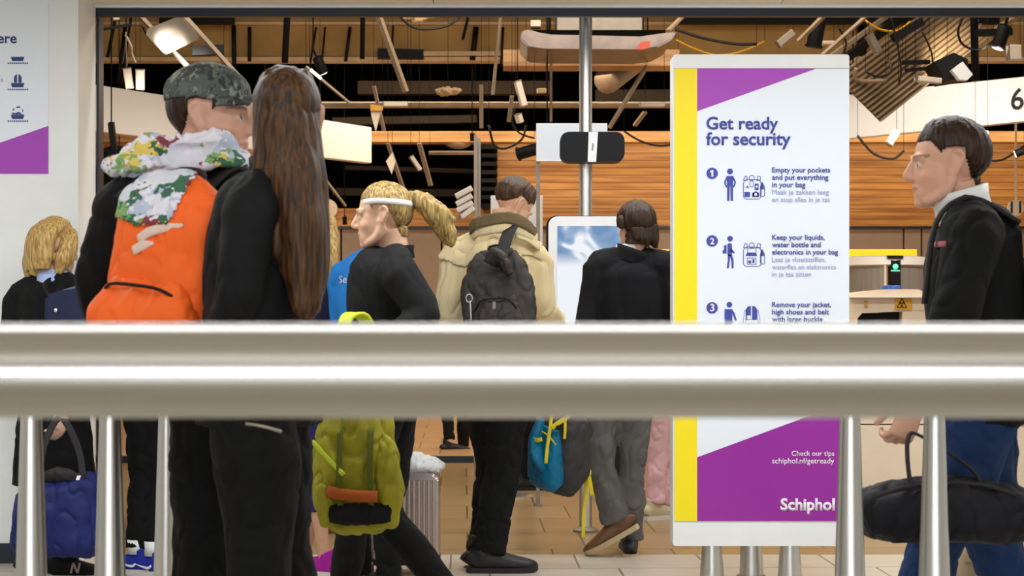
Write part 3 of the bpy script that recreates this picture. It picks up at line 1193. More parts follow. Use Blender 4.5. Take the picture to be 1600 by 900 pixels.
b = new()
ball(b, P(1406, 450, DX) + Vector((0, .3, 0)), .06, .07, .028)
box(b, xb(1396.5, DX), xb(1418, DX), DX + .22, DX + .38, zb(452, DX), zb(452, DX) + .035, .006)
me = bake(b, .006, 3, .006, 30)
tag(link('glove_box', me, M['blue_vinyl']), 'blue crumpled glove box on top of the x-ray scanner', 'glove box')

# low cream counters
ct = thing('counter', 'low cream counter with wooden plinth behind the blue sneakers', 'counter', (xb(230, 8.4), 8.4, 0))
b = new(); box(b, -2.06, -0.82, 8.4, 8.9, .15, zb(666, 8.4), .004); box(b, -2.06, -0.82, 8.4, 8.9, zb(664.5, 8.4), .84, .004)
obj('body', b, M['cream'], ct)
b = new(); box(b, -2.06, -0.82, 8.42, 8.88, 0, .15); obj('plinth', b, M['wood_plinth'], ct)
b = new(); box(b, -2.06, -0.80, 8.37, 8.92, .84, .88, .006); obj('worktop', b, M['white'], ct)
ct = thing('counter', 'long low cream counter behind the walking man in jeans', 'counter', (xb(1470, 9), 9.0, 0))
b = new(); box(b, xb(1336, 9), 4.4, 9.0, 9.5, .08, zb(664.5, 9), .004); box(b, xb(1336, 9), 4.4, 9.0, 9.5, zb(662.5, 9), .9, .004)
obj('body', b, M['cream'], ct)
b = new(); box(b, xb(1338, 9), 4.38, 9.03, 9.48, 0, .08); obj('plinth', b, M['wood_plinth'], ct)
b = new(); box(b, xb(1334, 9), 4.4, 8.97, 9.52, .9, .94, .006); obj('worktop', b, M['white'], ct)
# ================================================================== PEOPLE
from mathutils.bvhtree import BVHTree

BASE = dict(pelvis=(0, 0, .95), waist=(0, .0, 1.09), chest=(0, .0, 1.27), upch=(0, -.01, 1.39), neck=(0, -.015, 1.475), head=(0, .03, 1.632),
            shL=(-.18, -.01, 1.405), elL=(-.225, -.03, 1.13), wrL=(-.225, .06, .90), shR=(.18, -.01, 1.405), elR=(.225, -.03, 1.13), wrR=(.225, .06, .90),
            hipL=(-.085, 0, .93), knL=(-.09, .015, .50), anL=(-.09, -.02, .085), hipR=(.085, 0, .93), knR=(.09, .015, .50), anR=(.09, -.02, .085))
UPPER = ('waist', 'chest', 'upch', 'neck', 'head', 'shL', 'elL', 'wrL', 'shR', 'elR', 'wrR')


class Rig:
    def __init__(s, px, D, h, yaw, lean=0, over=None):
        s.k = h / 1.75
        s.D = D
        s.yaw = math.radians(yaw)
        s.base = Vector((xb(px, D), D, 0))
        s.R = Matrix.Rotation(s.yaw, 3, 'Z')
        s.right = s.R @ Vector((1, 0, 0))
        s.fwd = s.R @ Vector((0, 1, 0))
        Lr = Matrix.Rotation(-math.radians(lean), 3, 'X')
        pel = Vector(BASE['pelvis'])
        s.J = {}
        for n, v in BASE.items():
            v = Vector(v)
            if n in UPPER:
                v = pel + Lr @ (v - pel)
            s.J[n] = s.base + s.R @ (v * s.k)
        for n, v in (over or {}).items():
            s.J[n] = Vector(v)

    def __getitem__(s, n):
        return s.J[n]


def hand(bm, wrist, dirv, pn, side, curl=0.45, k=1.0):
    """palm, four unequal curled fingers and a thumb leaving the side of the palm"""
    d = Vector(dirv).normalized()
    pn = Vector(pn)
    pn = (pn - d * pn.dot(d)).normalized()
    l = d.cross(pn) * side
    w = Vector(wrist)
    tube(bm, [w - d * .02, w + d * .02, w + d * .06, w + d * .095], [(.024, .020), (.034, .017), (.041, .016), (.038, .011)], n=14, ref=l)
    for i, (o, L) in enumerate(((.030, .070), (.010, .080), (-.010, .075), (-.029, .058))):
        p = w + d * (.086 - abs(i - 1) * .003) + l * o
        a = 0.12
        pts = [p - d * .02, p]
        for j, f in enumerate((.45, .32, .25)):
            a += curl * (1.0 + .25 * j)
            p = p + (d * math.cos(a) + pn * math.sin(a)) * (L * f * k)
            pts.append(p)
        tube(bm, pts, [.0085, .0092, .0088, .0080, .0066], n=10, sub=2)
    b = w + d * .022 + l * .030
    e = (d * .62 + l * .62 + pn * .45).normalized()
    e2 = (d * .85 + l * .15 + pn * .5).normalized()
    tube(bm, [b - l * .02, b, b + e * .035, b + e * .035 + e2 * .03, b + e * .035 + e2 * .052], [.014, .0135, .0115, .010, .0075], n=10, sub=2)


EYES = [Vector((-.031, .080, .000)), Vector((.031, .080, .000))]


def head_shapes(bm, m, s=1.0):
    t = new()
    ball(t, (0, -.014, .032), .075, .095, .084, seg=28, rings=20)
    ball(t, (0, .022, -.022), .064, .068, .088, seg=28, rings=20)
    ball(t, (0, .046, -.070), .044, .044, .044)
    ball(t, (0, .068, -.098), .023, .021, .018)                      # chin
    ball(t, (0, .060, -.062), .030, .023, .030)                      # mouth region
    for sx in (-1, 1):
        tube(t, [(sx * .060, -.005, -.035), (sx * .054, .018, -.078), (sx * .022, .062, -.098)], [.016, .0155, .015], n=12)
        ball(t, (sx * .066, -.004, -.022), .012, .016, .018)
        tube(t, [(sx * .008, .084, .020), (sx * .030, .082, .024), (sx * .052, .066, .014)], [.0085, .0095, .008], n=12)   # brow ridge
        ball(t, (sx * .036, .046, -.030), .025, .032, .026)          # cheek
        ball(t, (sx * .031, .072, .000), .0125, .0125, .0125)         # eye
        ball(t, (sx * .010, .094, -.033), .0075, .009, .0065)        # nostril wing
        # ear: rim, lobe and bowl
        tube(t, [(sx * .073, -.010, -.030), (sx * .080, -.022, -.008), (sx * .086, -.030, .014), (sx * .083, -.020, .030), (sx * .077, -.006, .026), (sx * .074, -.004, .008)], [.0065, .006, .006, .006, .006, .005], n=8, sub=3)
        ball(t, (sx * .074, -.014, -.002), .0065, .015, .028)
    tube(t, [(0, .080, .022), (0, .092, .004), (0, .104, -.018), (0, .108, -.027), (0, .096, -.036)], [.0075, .0085, .0098, .0105, .008], n=14)
    tube(t, [(-.023, .078, -.060), (-.010, .087, -.056), (0, .088, -.058), (.010, .087, -.056), (.023, .078, -.060)], [.004, .0055, .005, .0055, .004], n=8)
    tube(t, [(-.021, .077, -.066), (0, .086, -.068), (.021, .077, -.066)], [.004, .0065, .004], n=8)
    bmesh.ops.transform(t, matrix=m @ Matrix.Scale(s, 4), verts=t.verts)
    merge(bm, t)


def shade_body(me, Hm, skin, brow, hs, bald=None):
    inv = Hm.inverted()
    at = me.attributes.new('tone', 'FLOAT_COLOR', 'POINT')
    base = Vector(hexc(skin))
    lip = Vector(hexc('b06a5c'))
    bc = Vector(hexc(brow))
    for v in me.vertices:
        c = base.copy()
        q = inv @ v.co / hs
        if q.length < .2:
            for e in EYES:
                d = q - e
                if q.y > .066 and d.z * d.z * 4.2 + d.x * d.x < .000150:
                    c = Vector((.62, .58, .54)) if math.hypot(d.x, d.z) > .0055 else Vector((.03, .02, .016))
            if q.y > .052 and abs(q.z - .0235 + .10 * max(0, abs(q.x) - .034)) < .0042 and .012 < abs(q.x) < .053:
                c = bc * .55 + base * .45
            if q.y > .072 and abs(q.z + .0635) < .0095 * (1 - (q.x / .026) ** 2):
                c = lip * .6 + base * .4
            if q.y > .03 and abs(q.x) > .02 and -.055 < q.z < -.015:
                c = c * 1.0 + Vector((.03, -.005, -.005))
        n = noise.noise(v.co * 40)
        at.data[v.index].color = (*(c * (1 + .06 * n)), 1)


def shoe(root, ank, yaw, pitch, upper, sole, k=1.0, boot=0.0, low=True, marks=None):
    m = Matrix.Translation(ank) @ Matrix.Rotation(yaw, 4, 'Z') @ Matrix.Rotation(-pitch, 4, 'X') @ Matrix.Scale(k, 4)
    t = new()
    st = [(-.078, .020, .050), (-.068, .032, .068), (-.03, .037, .080), (.02, .039, .078), (.07, .043, .062), (.12, .047, .047), (.165, .043, .036), (.19, .026, .026), (.198, .008, .014)]
    tube(t, [(0, y, -.070 + hh * .5) for y, w_, hh in st], [(w_, hh * .5 + .006) for y, w_, hh in st], n=20, ref=(1, 0, 0), sub=2, power=2.5)
    tube(t, [(0, -.022, -.03), (0, -.022, .02), (0, -.020, .03 + boot)], [(.040, .050), (.040, .046), (.043, .050)], n=18, ref=(1, 0, 0), sub=2)
    bmesh.ops.transform(t, matrix=m, verts=t.verts)
    me = bake(t, .006 * k, 3)
    o = link('shoe', me, upper, root)
    t = new()
    outl = [(-.036, -.075), (.0, -.088), (.036, -.075), (.040, .0), (.049, .09), (.050, .14), (.036, .185), (.0, .206), (-.036, .185), (-.050, .14), (-.049, .09), (-.040, .0)]
    ring = []
    for i in range(len(outl) * 3):
        a = outl[i // 3]; c_ = outl[(i // 3 + 1) % len(outl)]
        f = (i % 3) / 3
        ring.append((a[0] + (c_[0] - a[0]) * f, a[1] + (c_[1] - a[1]) * f))
    lo = [t.verts.new((x * .97, y, -.085 + max(0, y - .13) * .12)) for x, y in ring]
    hi = [t.verts.new((x, y, -.060 + max(0, y - .13) * .10)) for x, y in ring]
    t.faces.new(lo[::-1]); t.faces.new(hi)
    for i in range(len(ring)):
        j = (i + 1) % len(ring)
        t.faces.new((lo[i], lo[j], hi[j], hi[i]))
    bmesh.ops.transform(t, matrix=m, verts=t.verts)
    s_ = obj('sole', t, sole, o, autosmooth=50)
    return o, m


def laces(so, m, mt):
    for i in range(4):
        t = new()
        y = .035 + i * .022
        z = .004 - i * .010
        tube(t, [(-.028, y - .006, z - .012), (0, y, z + .004), (.028, y + .006, z - .012)], .0035, n=6)
        bmesh.ops.transform(t, matrix=m, verts=t.verts)
        obj('lace', t, mt, so, smooth=True)


def person(label, px, D, h, yaw, lean=0, over=None, head=(0, 0, 0), hs=1.0, skin='d3a287', brow='6a4a34', jacket=None, trousers=None, shoes=None,
           voxel=.006, curl=.5, seed=0.0, palms=(None, None), cat='person', fem=False):
    r = Rig(px, D, h, yaw, lean, over)
    root = thing('person', label, cat, r.base)
    k = r.k
    Hm = Matrix.Translation(r['head']) @ Matrix.Rotation(r.yaw + math.radians(head[0]), 4, 'Z') @ Matrix.Rotation(-math.radians(head[1]), 4, 'X') @ Matrix.Rotation(math.radians(head[2]), 4, 'Y')
    up = r.right
    tw = .92 if fem else 1.0
    spine = [r['pelvis'] - Vector((0, 0, .06)) * k, r['pelvis'], r['waist'], r['chest'], r['upch'], r['neck'] - Vector((0, 0, .004))]
    # the body: one continuous surface
    b = new()
    tube(b, spine, [(x * k * tw, y * k) for x, y in ((.13, .10), (.145, .10), (.125, .085), (.140, .095), (.13, .085), (.06, .055))], n=20, ref=up, sub=3)
    hb = Hm @ Vector((0, -.03, -.05)) 
    tube(b, [r['neck'] - Vector((0, 0, .07)), r['neck'], r['neck'].lerp(hb, .55), hb], [(.075, .06), (.056, .056), (.052, .054), (.054, .056)], n=18, ref=up)
    for sd, sg_ in (('L', -1), ('R', 1)):
        sh, el, wr = r['sh' + sd], r['el' + sd], r['wr' + sd]
        tube(b, [r['upch'].lerp(sh, .4) + Vector((0, 0, .03)), sh, sh.lerp(el, .5), el, el.lerp(wr, .45), wr], [x * k * tw for x in (.05, .055, .045, .038, .036, .025)], n=14, sub=3)
        pn = palms[0 if sd == 'L' else 1]
        d = (wr - el).normalized()
        if pn is None:
            pn = -r.right * sg_ + r.fwd * .3
        hand(b, wr + d * .01, d, pn, sg_, curl)
        hp, kn, an = r['hip' + sd], r['kn' + sd], r['an' + sd]
        tube(b, [hp, hp.lerp(kn, .4), kn, kn.lerp(an, .35), an + (kn - an) * .12, an], [x * k for x in (.078, .064, .045, .042, .031, .034)], n=14, sub=3)
        ball(b, an - Vector((0, 0, .02)), .036, .036, .036)
    head_shapes(b, Hm, hs)
    me = bake(b, voxel, 3)
    shade_body(me, Hm, skin, brow, hs)
    body = link('body', me, M['skin_tone'], root)
    out = dict(root=root, rig=r, Hm=Hm, hs=hs, body=body, body_me=me)
    if trousers:
        g = trousers.get('grow', 0)
        b = new()
        tube(b, [r['pelvis'] + Vector((0, 0, .09)) * k, r['pelvis'], (r['hipL'] + r['hipR']) / 2 - Vector((0, 0, .07)) * k], [(.15 * k * tw, .105 * k), (.165 * k * tw, .115 * k), (.15 * k * tw, .105 * k)], n=20, ref=up)
        cut = trousers.get('cut', 1.0)
        fl = trousers.get('flare', .0)
        for sd in 'LR':
            hp, kn, an = r['hip' + sd], r['kn' + sd], r['an' + sd]
            end = kn.lerp(an, cut)
            tube(b, [hp + Vector((0, 0, .03)), hp.lerp(kn, .35), hp.lerp(kn, .7), kn, kn.lerp(end, .35), kn.lerp(end, .75), end],
                 [x * k + g for x in (.093, .088, .076, .066, .062 + fl * .3, .056 + fl * .7, .055 + fl)], n=18, sub=3)
        me = bake(b, .009, 3, trousers.get('fold', .009), trousers.get('fs', 9), seed=seed + 3, stretch=(1, 1, .8))
        out['trousers'] = link('trousers', me, trousers['mat'], root)
    if jacket:
        g = jacket.get('grow', .02)
        b = new()
        hem = jacket.get('hem', .84) * k
        low = Vector((r['pelvis'].x, r['pelvis'].y, hem))
        fl = jacket.get('flare', .0)
        sp = [low] + [p for p in spine[1:] if p.z > hem + .05]
        rr = {1: (.160, .112), 2: (.142, .102), 3: (.158, .112), 4: (.150, .100), 5: (.068, .062)}
        idx = [i for i in range(1, 6) if spine[i].z > hem + .05]
        rads = [((.165 + fl) * k * tw + g, (.118 + fl) * k + g)] + [(rr[i][0] * k * tw + g, rr[i][1] * k + (g if i < 5 else .01)) for i in idx]
        tube(b, sp, rads, n=22, ref=up, sub=3)
        for sd in 'LR':
            sh, el, wr = r['sh' + sd], r['el' + sd], r['wr' + sd]
            a = jacket.get('arm', 1.0)
            tube(b, [r['neck'].lerp(sh, .25) - Vector((0, 0, .04)), sh - Vector((0, 0, .01)), sh.lerp(el, .4), el, el.lerp(wr, .5), el.lerp(wr, jacket.get('sleeve', .97))],
                 [(x * k * tw + g * .75) * a for x in (.058, .062, .056, .048, .044, .040)], n=16, sub=3)
            tube(b, [r['neck'] + (sh - r['neck']) * .12, r['neck'].lerp(sh, .55) + Vector((0, 0, .012)), sh], [.045 * k + g * .5, .045 * k + g * .6, .055 * k * tw + g * .6], n=14, sub=3)
        me = bake(b, jacket.get('vox', .009), jacket.get('smooth', 4), jacket.get('fold', .008), jacket.get('fs', 8), seed=seed, stretch=(1, 1, .55))
        out['jacket_me'] = me
        out['jacket'] = link(jacket.get('name', 'jacket'), me, jacket['mat'], root)
        if jacket.get('collar', jacket['mat']):
            c = new()
            n0 = r['neck'] + Vector((0, 0, -.015))
            ax = (hb - r['neck']).normalized()
            ch = jacket.get('collar_h', .04)
            prof = [(0, .074), (ch * .6, .073), (ch, .078), (ch + .002, .068), (ch * .5, .062)]
            rings = []
            v = up - ax * up.dot(ax); v.normalize(); w2 = ax.cross(v)
            for z, rad in prof:
                rings.append([c.verts.new(n0 + ax * z + (v * math.cos(2 * PI * q / 28) * rad + w2 * math.sin(2 * PI * q / 28) * rad) * jacket.get('collar_r', 1.0)) for q in range(28)])
            for ra, rb in zip(rings, rings[1:]):
                for q in range(28):
                    c.faces.new((ra[q], ra[(q + 1) % 28], rb[(q + 1) % 28], rb[q]))
            obj('collar', c, jacket.get('collar', jacket['mat']), root, smooth=True)
    if shoes:
        for sd in 'LR':
            so, m = shoe(root, r['an' + sd], r.yaw + math.radians(shoes.get('yaw' + sd, 0)), math.radians(shoes.get('pitch' + sd, 0)), shoes['upper'], shoes['sole'], shoes.get('k', k), shoes.get('boot', 0))
            out['shoe' + sd] = (so, m)
    return out


def hair_shell(p, m, fn, strand=.003, name='hair', fs=60):
    """shell of hair over the scalp; fn(q) in head coordinates -> thickness or None"""
    inv = p['Hm'].inverted()
    hs = p['hs']

    def f(co, n):
        q = inv @ co / hs
        if q.length > .19:
            return None
        t = fn(q)
        if t is None:
            return None
        a = math.atan2(q.x, -q.y)
        return t + strand * noise.noise(Vector((a * fs * .3, q.z * 14, 3.3))) + strand * .6 * noise.noise(Vector((q.x * fs, q.y * fs, q.z * 20)))
    # use the body mesh in world coordinates
    me = p['body_me'].copy()
    me.transform(Matrix.Translation(p['rig'].base))
    sh = patch(me, f, .004)
    bpy.data.meshes.remove(me)
    return link(name, sh, m, p['root'])


def scalp(front=.062, side=.015, back=-.075, thick=.012):
    def f(q):
        if abs(q.x) > .066 and -.034 < q.y < .02 and -.045 < q.z < .036:
            return None                                  # the ear stays free
        y = q.y
        if y > .05:
            line = front - (.02 if abs(q.x) < .03 else 0) * 0
        elif y > .018:
            line = side + (front - side) * (y - .018) / .032
        elif y > -.035:
            line = side
        else:
            line = max(back, side + (back - side) * (-.035 - y) / .035)
        d = q.z - line
        if d < 0:
            return None
        return .0012 + thick * min(1, d / .065) ** .8
    return f


def blob_hair(p, m, pieces, vox=.006, strand=.005, fs=70, name='hair', local=True):
    b = new()
    for pts, rad in pieces:
        if local:
            pts = [p['Hm'] @ (Vector(q) * p['hs']) for q in pts]
        tube(b, pts, rad, n=18, sub=4, ref=p['Hm'].to_3x3() @ Vector((1, 0, 0)))
    me = bake(b, vox, 3)
    c = p['Hm'].translation
    nr = [v.normal.copy() for v in me.vertices]
    for v, n in zip(me.vertices, nr):
        q = v.co - c
        a = math.atan2(q.x, -q.y) if True else 0
        v.co += n * (strand * noise.noise(Vector((q.x * fs, q.y * fs, q.z * 5))) + strand * .7 * noise.noise(Vector((q.x * fs * .35 + 9, q.y * fs * .35, q.z * 3))))
    return link(name, me, m, p['root'])


def strap(bm, pts, wd, th=.006, ref=(1, 0, 0), sub=4):
    tube(bm, pts, [(wd / 2, th / 2)] * len(pts), n=12, ref=ref, sub=sub, power=4)


def backpack(name, label, cat, m, W, H, Dp, mats, pocket=(.62, .55, .35), fold=.006, seed=0, straps=True, handle=True, top=.72, group=None, flat=False):
    """local frame: x across, y away from the wearer's back, z up, origin at the bottom of the back panel"""
    root = thing(name, label, cat, m.translation)
    b = new()
    hts = [0, .06, .2, .45, .7, .88, .97, 1.0]
    ws = [.78, .93, 1, 1, .95, top + .1, top * .75, top * .4]
    ds = [.7, .9, 1, .97, .88, .75, .55, .3]
    tube(b, [(0, Dp * .5 * (.2 + .8 * d_), H * z) for z, d_ in zip(hts, ds)], [(W / 2 * a, Dp / 2 * d_) for a, d_ in zip(ws, ds)], n=28, ref=(1, 0, 0), sub=3, power=3.2)
    bmesh.ops.transform(b, matrix=m, verts=b.verts)
    me = bake(b, .008, 3, fold, 11, seed=seed)
    link('main_body', me, mats['body'], root)
    if pocket:
        pw, ph, pd = pocket
        b = new()
        tube(b, [(0, Dp * .9, H * .05), (0, Dp * .95, H * .12), (0, Dp * .95, H * ph * .6), (0, Dp * .86, H * ph)], [(W / 2 * pw * .85, Dp * pd * .5), (W / 2 * pw, Dp * pd * .75), (W / 2 * pw, Dp * pd * .65), (W / 2 * pw * .7, Dp * pd * .3)], n=24, ref=(1, 0, 0), sub=3, power=3)
        bmesh.ops.transform(b, matrix=m, verts=b.verts)
        me = bake(b, .008, 3, fold, 13, seed=seed + 2)
        link('front_pocket', me, mats.get('pocket', mats['body']), root)
        b = new()
        zz = H * ph
        tube(b, [(-W / 2 * pw * .8, Dp * .99, zz * .78), (-W / 2 * pw * .5, Dp * 1.02 + Dp * pd * .25, zz * .93), (0, Dp * 1.02 + Dp * pd * .25, zz * .95), (W / 2 * pw * .5, Dp * 1.02 + Dp * pd * .25, zz * .93), (W / 2 * pw * .8, Dp * .99, zz * .78)], .004, n=8)
        bmesh.ops.transform(b, matrix=m, verts=b.verts)
        obj('zip', b, mats.get('zip', M['black']), root, smooth=True)
    if handle:
        b = new()
        strap(b, [(-.04, Dp * .18, H * .97), (-.035, Dp * .15, H + .03), (.035, Dp * .15, H + .03), (.04, Dp * .18, H * .97)], .022, .008, ref=(0, 1, 0))
        bmesh.ops.transform(b, matrix=m, verts=b.verts)
        obj('top_handle', b, mats.get('strap', mats['body']), root, smooth=True)
    return root


def back_matrix(p, up_z, out, roll=0, tilt=0, side=0):
    r = p['rig']
    c = Vector((r['chest'].x, r['chest'].y, up_z)) - r.fwd * out + r.right * side
    return Matrix.Translation(c) @ Matrix.Rotation(r.yaw + PI, 4, 'Z') @ Matrix.Rotation(math.radians(tilt), 4, 'X') @ Matrix.Rotation(math.radians(roll), 4, 'Y')


def drape(name, me_obj, body, x0, x1, base_y, D, m, parent, bold=0.0, lift=.003):
    """lettering laid onto a garment"""
    o = text(name, body, x0, x1, base_y, D, D, m, parent, bold)
    base = abs_loc(parent)
    t = new(); t.from_mesh(me_obj.data)
    bv = BVHTree.FromBMesh(t)
    t.free()
    off = abs_loc(me_obj.parent) if me_obj.parent else Vector()
    for v in o.data.vertices:
        w_ = v.co + base
        hit = bv.ray_cast(w_ - off + Vector((0, -1, 0)), Vector((0, 1, 0)))
        if hit[0] is not None:
            v.co.y = hit[0].y + off.y - base.y - lift
    return o


def on_cloth(mesh_obj, px, py, lift=.004):
    base = abs_loc(mesh_obj.parent)
    t = new(); t.from_mesh(mesh_obj.data)
    bv = BVHTree.FromBMesh(t); t.free()
    o = cam.location - base
    d = (P(px, py, 1.0) - cam.location).normalized()
    hit = bv.ray_cast(o, d)
    return None if hit[0] is None else hit[0] + base - d * lift


F_black = fabric('black_cloth', '0b0b0d', vary=.2)
F_black2 = fabric('black_suit_cloth', '0d0d12', rough=.85, bump=.12, vary=.12)
F_blacktr = fabric('black_trouser_cloth', '070708', vary=.2)
F_charcoal = fabric('charcoal_cloth', '18181b')
F_beige = fabric('beige_trench_cloth', 'd6c398', rough=.75, bump=.1, vary=.06, vscale=5)
F_collar = fabric('brown_collar_lining', '6a5a40')
F_grey = fabric('grey_trouser_cloth', '63605f', vary=.1)
F_pink = fabric('pink_trouser_cloth', 'e2b7c0', vary=.1)
F_jeans = fabric('blue_denim', '1a3056', bump=.3, vary=.25, vscale=6)
F_navy = fabric('navy_cloth', '1b1e3c')
F_navyb = fabric('navy_bag_nylon', '17215c', rough=.5, vary=.2, vscale=5)
F_blue = fabric('blue_polo_cloth', '2478c4')
F_orange = fabric('orange_nylon', 'ff6c24', rough=.55, bump=.1, vary=.08, vscale=6)
F_nylon = fabric('dark_brown_nylon', '37312d', rough=.5, bump=.2, vary=.2)
F_strap = fabric('black_webbing', '2a2729', rough=.7)
F_teal = fabric('teal_nylon', '0f6a90', rough=.5)
F_packgrey = fabric('dark_grey_nylon', '3a3739', rough=.55)
F_lime = fabric('lime_nylon', '857f12', rough=.55, vary=.25, vscale=7)
F_yel = fabric('yellow_webbing', 'd9c422', rough=.6)
F_camo = patch_mat('camouflage_cloth', [(.0, '2b2f33'), (.22, '4f5754'), (.45, '5d675f'), (.65, '3b413f'), (.85, '858a80')], 30)
F_scarf = patch_mat('patchwork_cloth', [(.0, '3a6a52'), (.10, 'e7e4ee'), (.36, 'bcc6dd'), (.54, 'e6c964'), (.64, '86ad66'), (.74, 'dadde8'), (.94, '8c3a48')], 19, stretch=(1, 1, 1.5))
H_brown = hair_mat('dark_brown_hair', '1a0f08', '3c2413')
H_brown2 = hair_mat('brown_hair', '2a1c11', '5c3f27')
H_blonde = hair_mat('blonde_hair', '8f6a33', 'cfae6c')
H_dblonde = hair_mat('dark_blonde_hair', '70572c', 'c4a768')
H_black = hair_mat('black_hair', '0d0a08', '2a211b')
H_longb = hair_mat('long_brown_hair', '21130a', '5a3a1c')
SH_black = mat('black_shoe_leather', '0c0b0b', 0.45)
SH_blue = fabric('blue_knit', '2433a0', rough=.6)
SH_mag = fabric('magenta_knit', 'a81d98', rough=.6)
SH_cream = fabric('cream_knit', 'cdbf9f', rough=.7)
SH_tan = mat('tan_boot_leather', '6b4522', 0.5, vary=.2)
SH_dark = mat('dark_boot_leather', '23262f', 0.5)
SO_white = mat('white_sole', 'd9d6d0', 0.6)
SO_black = mat('black_sole', '121110', 0.6)
SO_cream = mat('cream_sole', 'bda882', 0.6)

# ---- man in the beige trench coat, head bowed, black pack on one shoulder
D = 7.16
p = person('man in beige trench coat and black trousers, head bowed at the kiosk', 770, D, 1.84, -15, 4,
           dict(head=P(802, 322, D + .07), neck=P(786, 371, D + .02), shL=P(716, 401, D + .02), shR=P(833, 401, D + .05), elL=P(703, 490, D - .02), wrL=P(718, 575, D + .15),
                elR=P(846, 482, D + .08), wrR=P(868, 502, D + .32), chest=P(772, 450, D), upch=P(777, 405, D), waist=P(772, 530, D), pelvis=P(775, 580, D),
                hipL=P(764, 590, D + .03), hipR=P(792, 590, D - .02), knL=P(770, 735, D + .10), knR=P(786, 735, D - .02), anL=P(757, 862, D + .12), anR=P(762, 862.5, D - .03)),
           head=(-40, 38, 6), skin='d9a98c', jacket=dict(mat=F_beige, hem=.78, grow=.026, fold=.013, fs=6.0, vox=.0075, smooth=2, flare=.02, name='trench_coat'),
           trousers=dict(mat=F_blacktr, fold=.013, fs=7, grow=.012, flare=.02), shoes=dict(upper=SH_black, sole=SO_black, yawL=-68, yawR=-72, boot=.04, k=1.14), seed=1.0, voxel=.005, palms=(None, Vector((-.5, 0, -1))))
trench = p
hair_shell(p, H_brown2, scalp(.060, .022, -.030, .020), .004, fs=45)
# turned up collar with dark lining
n0 = p['rig']['neck']
b = new()
cp = [P(738, 352, D - .10), P(765, 343, D - .155), P(795, 340, D - .16), P(822, 350, D - .13), P(836, 363, D - .03)]
tube(b, [P(736, 366, D + .05)] + cp + [P(832, 366, D + .06)], [(.030, .008)] * 7, n=12, ref=(0, .25, 1), power=3)
me = bake(b, .006, 2, .004, 12)
link('collar', me, F_collar, p['root'])
b = new()
tube(b, [P(736, 372, D + .02), P(745, 362, D - .10), P(770, 356, D - .150), P(795, 354, D - .155), P(820, 362, D - .12), P(838, 374, D - .02)], [(.030, .012)] * 6, n=12, ref=(0, .3, 1), power=3)
link('collar_stand', bake(b, .006, 2, .003, 12), F_beige, p['root'])
# storm flap across the shoulders
jm = p['jacket_me'].copy(); jm.transform(Matrix.Translation(p['rig'].base))


def flapf(co, n):
    px = 800 + co.x * F / co.y
    py = 500 - (co.z - CAMZ) * F / co.y
    if n.y > .25 or px < 684 or px > 846 or py < 352:
        return None
    edge = 409 + 6 * math.sin((px - 690) / 26) - 3 * math.cos((px - 690) / 11)
    return .011 if py < edge else None


link('storm_flap', patch(jm, flapf, .006), F_beige, p['root'])
# epaulette
b = new(); strap(b, [P(806, 366, D - .15), P(824, 372, D - .11), P(842, 386, D - .03)], .042, .012, ref=(0, .6, 1))
obj('epaulette', b, F_beige, p['root'], smooth=True)
# his backpack, hung from the right shoulder
mpk = Matrix.Translation(P(786, 580, D - .165)) @ Matrix.Rotation(PI - math.radians(8), 4, 'Z') @ Matrix.Rotation(math.radians(4), 4, 'X') @ Matrix.Rotation(math.radians(3), 4, 'Y')
bp = backpack('backpack', 'dark grey-black nylon backpack slung on the trench coat man\'s shoulder', 'backpack', mpk, .345, .54, .15, dict(body=F_nylon, pocket=F_nylon, strap=F_strap), pocket=(.72, .62, .42), fold=.012, seed=4)
b = new()
tube(b, [P(763, 412, D - .30), P(775, 398, D - .31), P(787, 408, D - .32), P(797, 430, D - .32)], [(.03, .02), (.05, .026), (.05, .026), (.035, .02)], n=14)
link('top_lid', bake(b, .007, 3, .008, 14), F_nylon, bp)
b = new(); strap(b, [P(781, 416, D - .29), P(784, 398, D - .255), P(792, 370, D - .20), P(801, 352, D - .150), P(806, 345, D - .09), P(812, 352, D + .02)], .060, .014, ref=(1, 0, .35))
obj('shoulder_strap', b, F_strap, bp, smooth=True)
b = new(); ball(b, P(808, 348, D - .12), .012, .006, .012); obj('strap_buckle', b, M['black_gloss'], bp, smooth=True)
b = new()
for i in range(24):
    pass
rg = [P(733, 466, D - .36) + Vector((.014 * math.cos(a * PI / 8), 0, .018 * math.sin(a * PI / 8))) for a in range(17)]
tube(b, rg, .0025, n=6, sub=1, cap=False)
tube(b, [P(734, 470, D - .362), P(735, 480, D - .362), P(736, 500, D - .362)], .004, n=6)
obj('zip_ring', b, M['chrome'], bp, smooth=True)
b = new(); box(b, P(771, 0, D).x, P(776, 0, D).x, D - .41, D - .395, P(0, 484, D).z, P(0, 473, D).z, .002); obj('logo_tag', b, M['grey_metal'], bp)

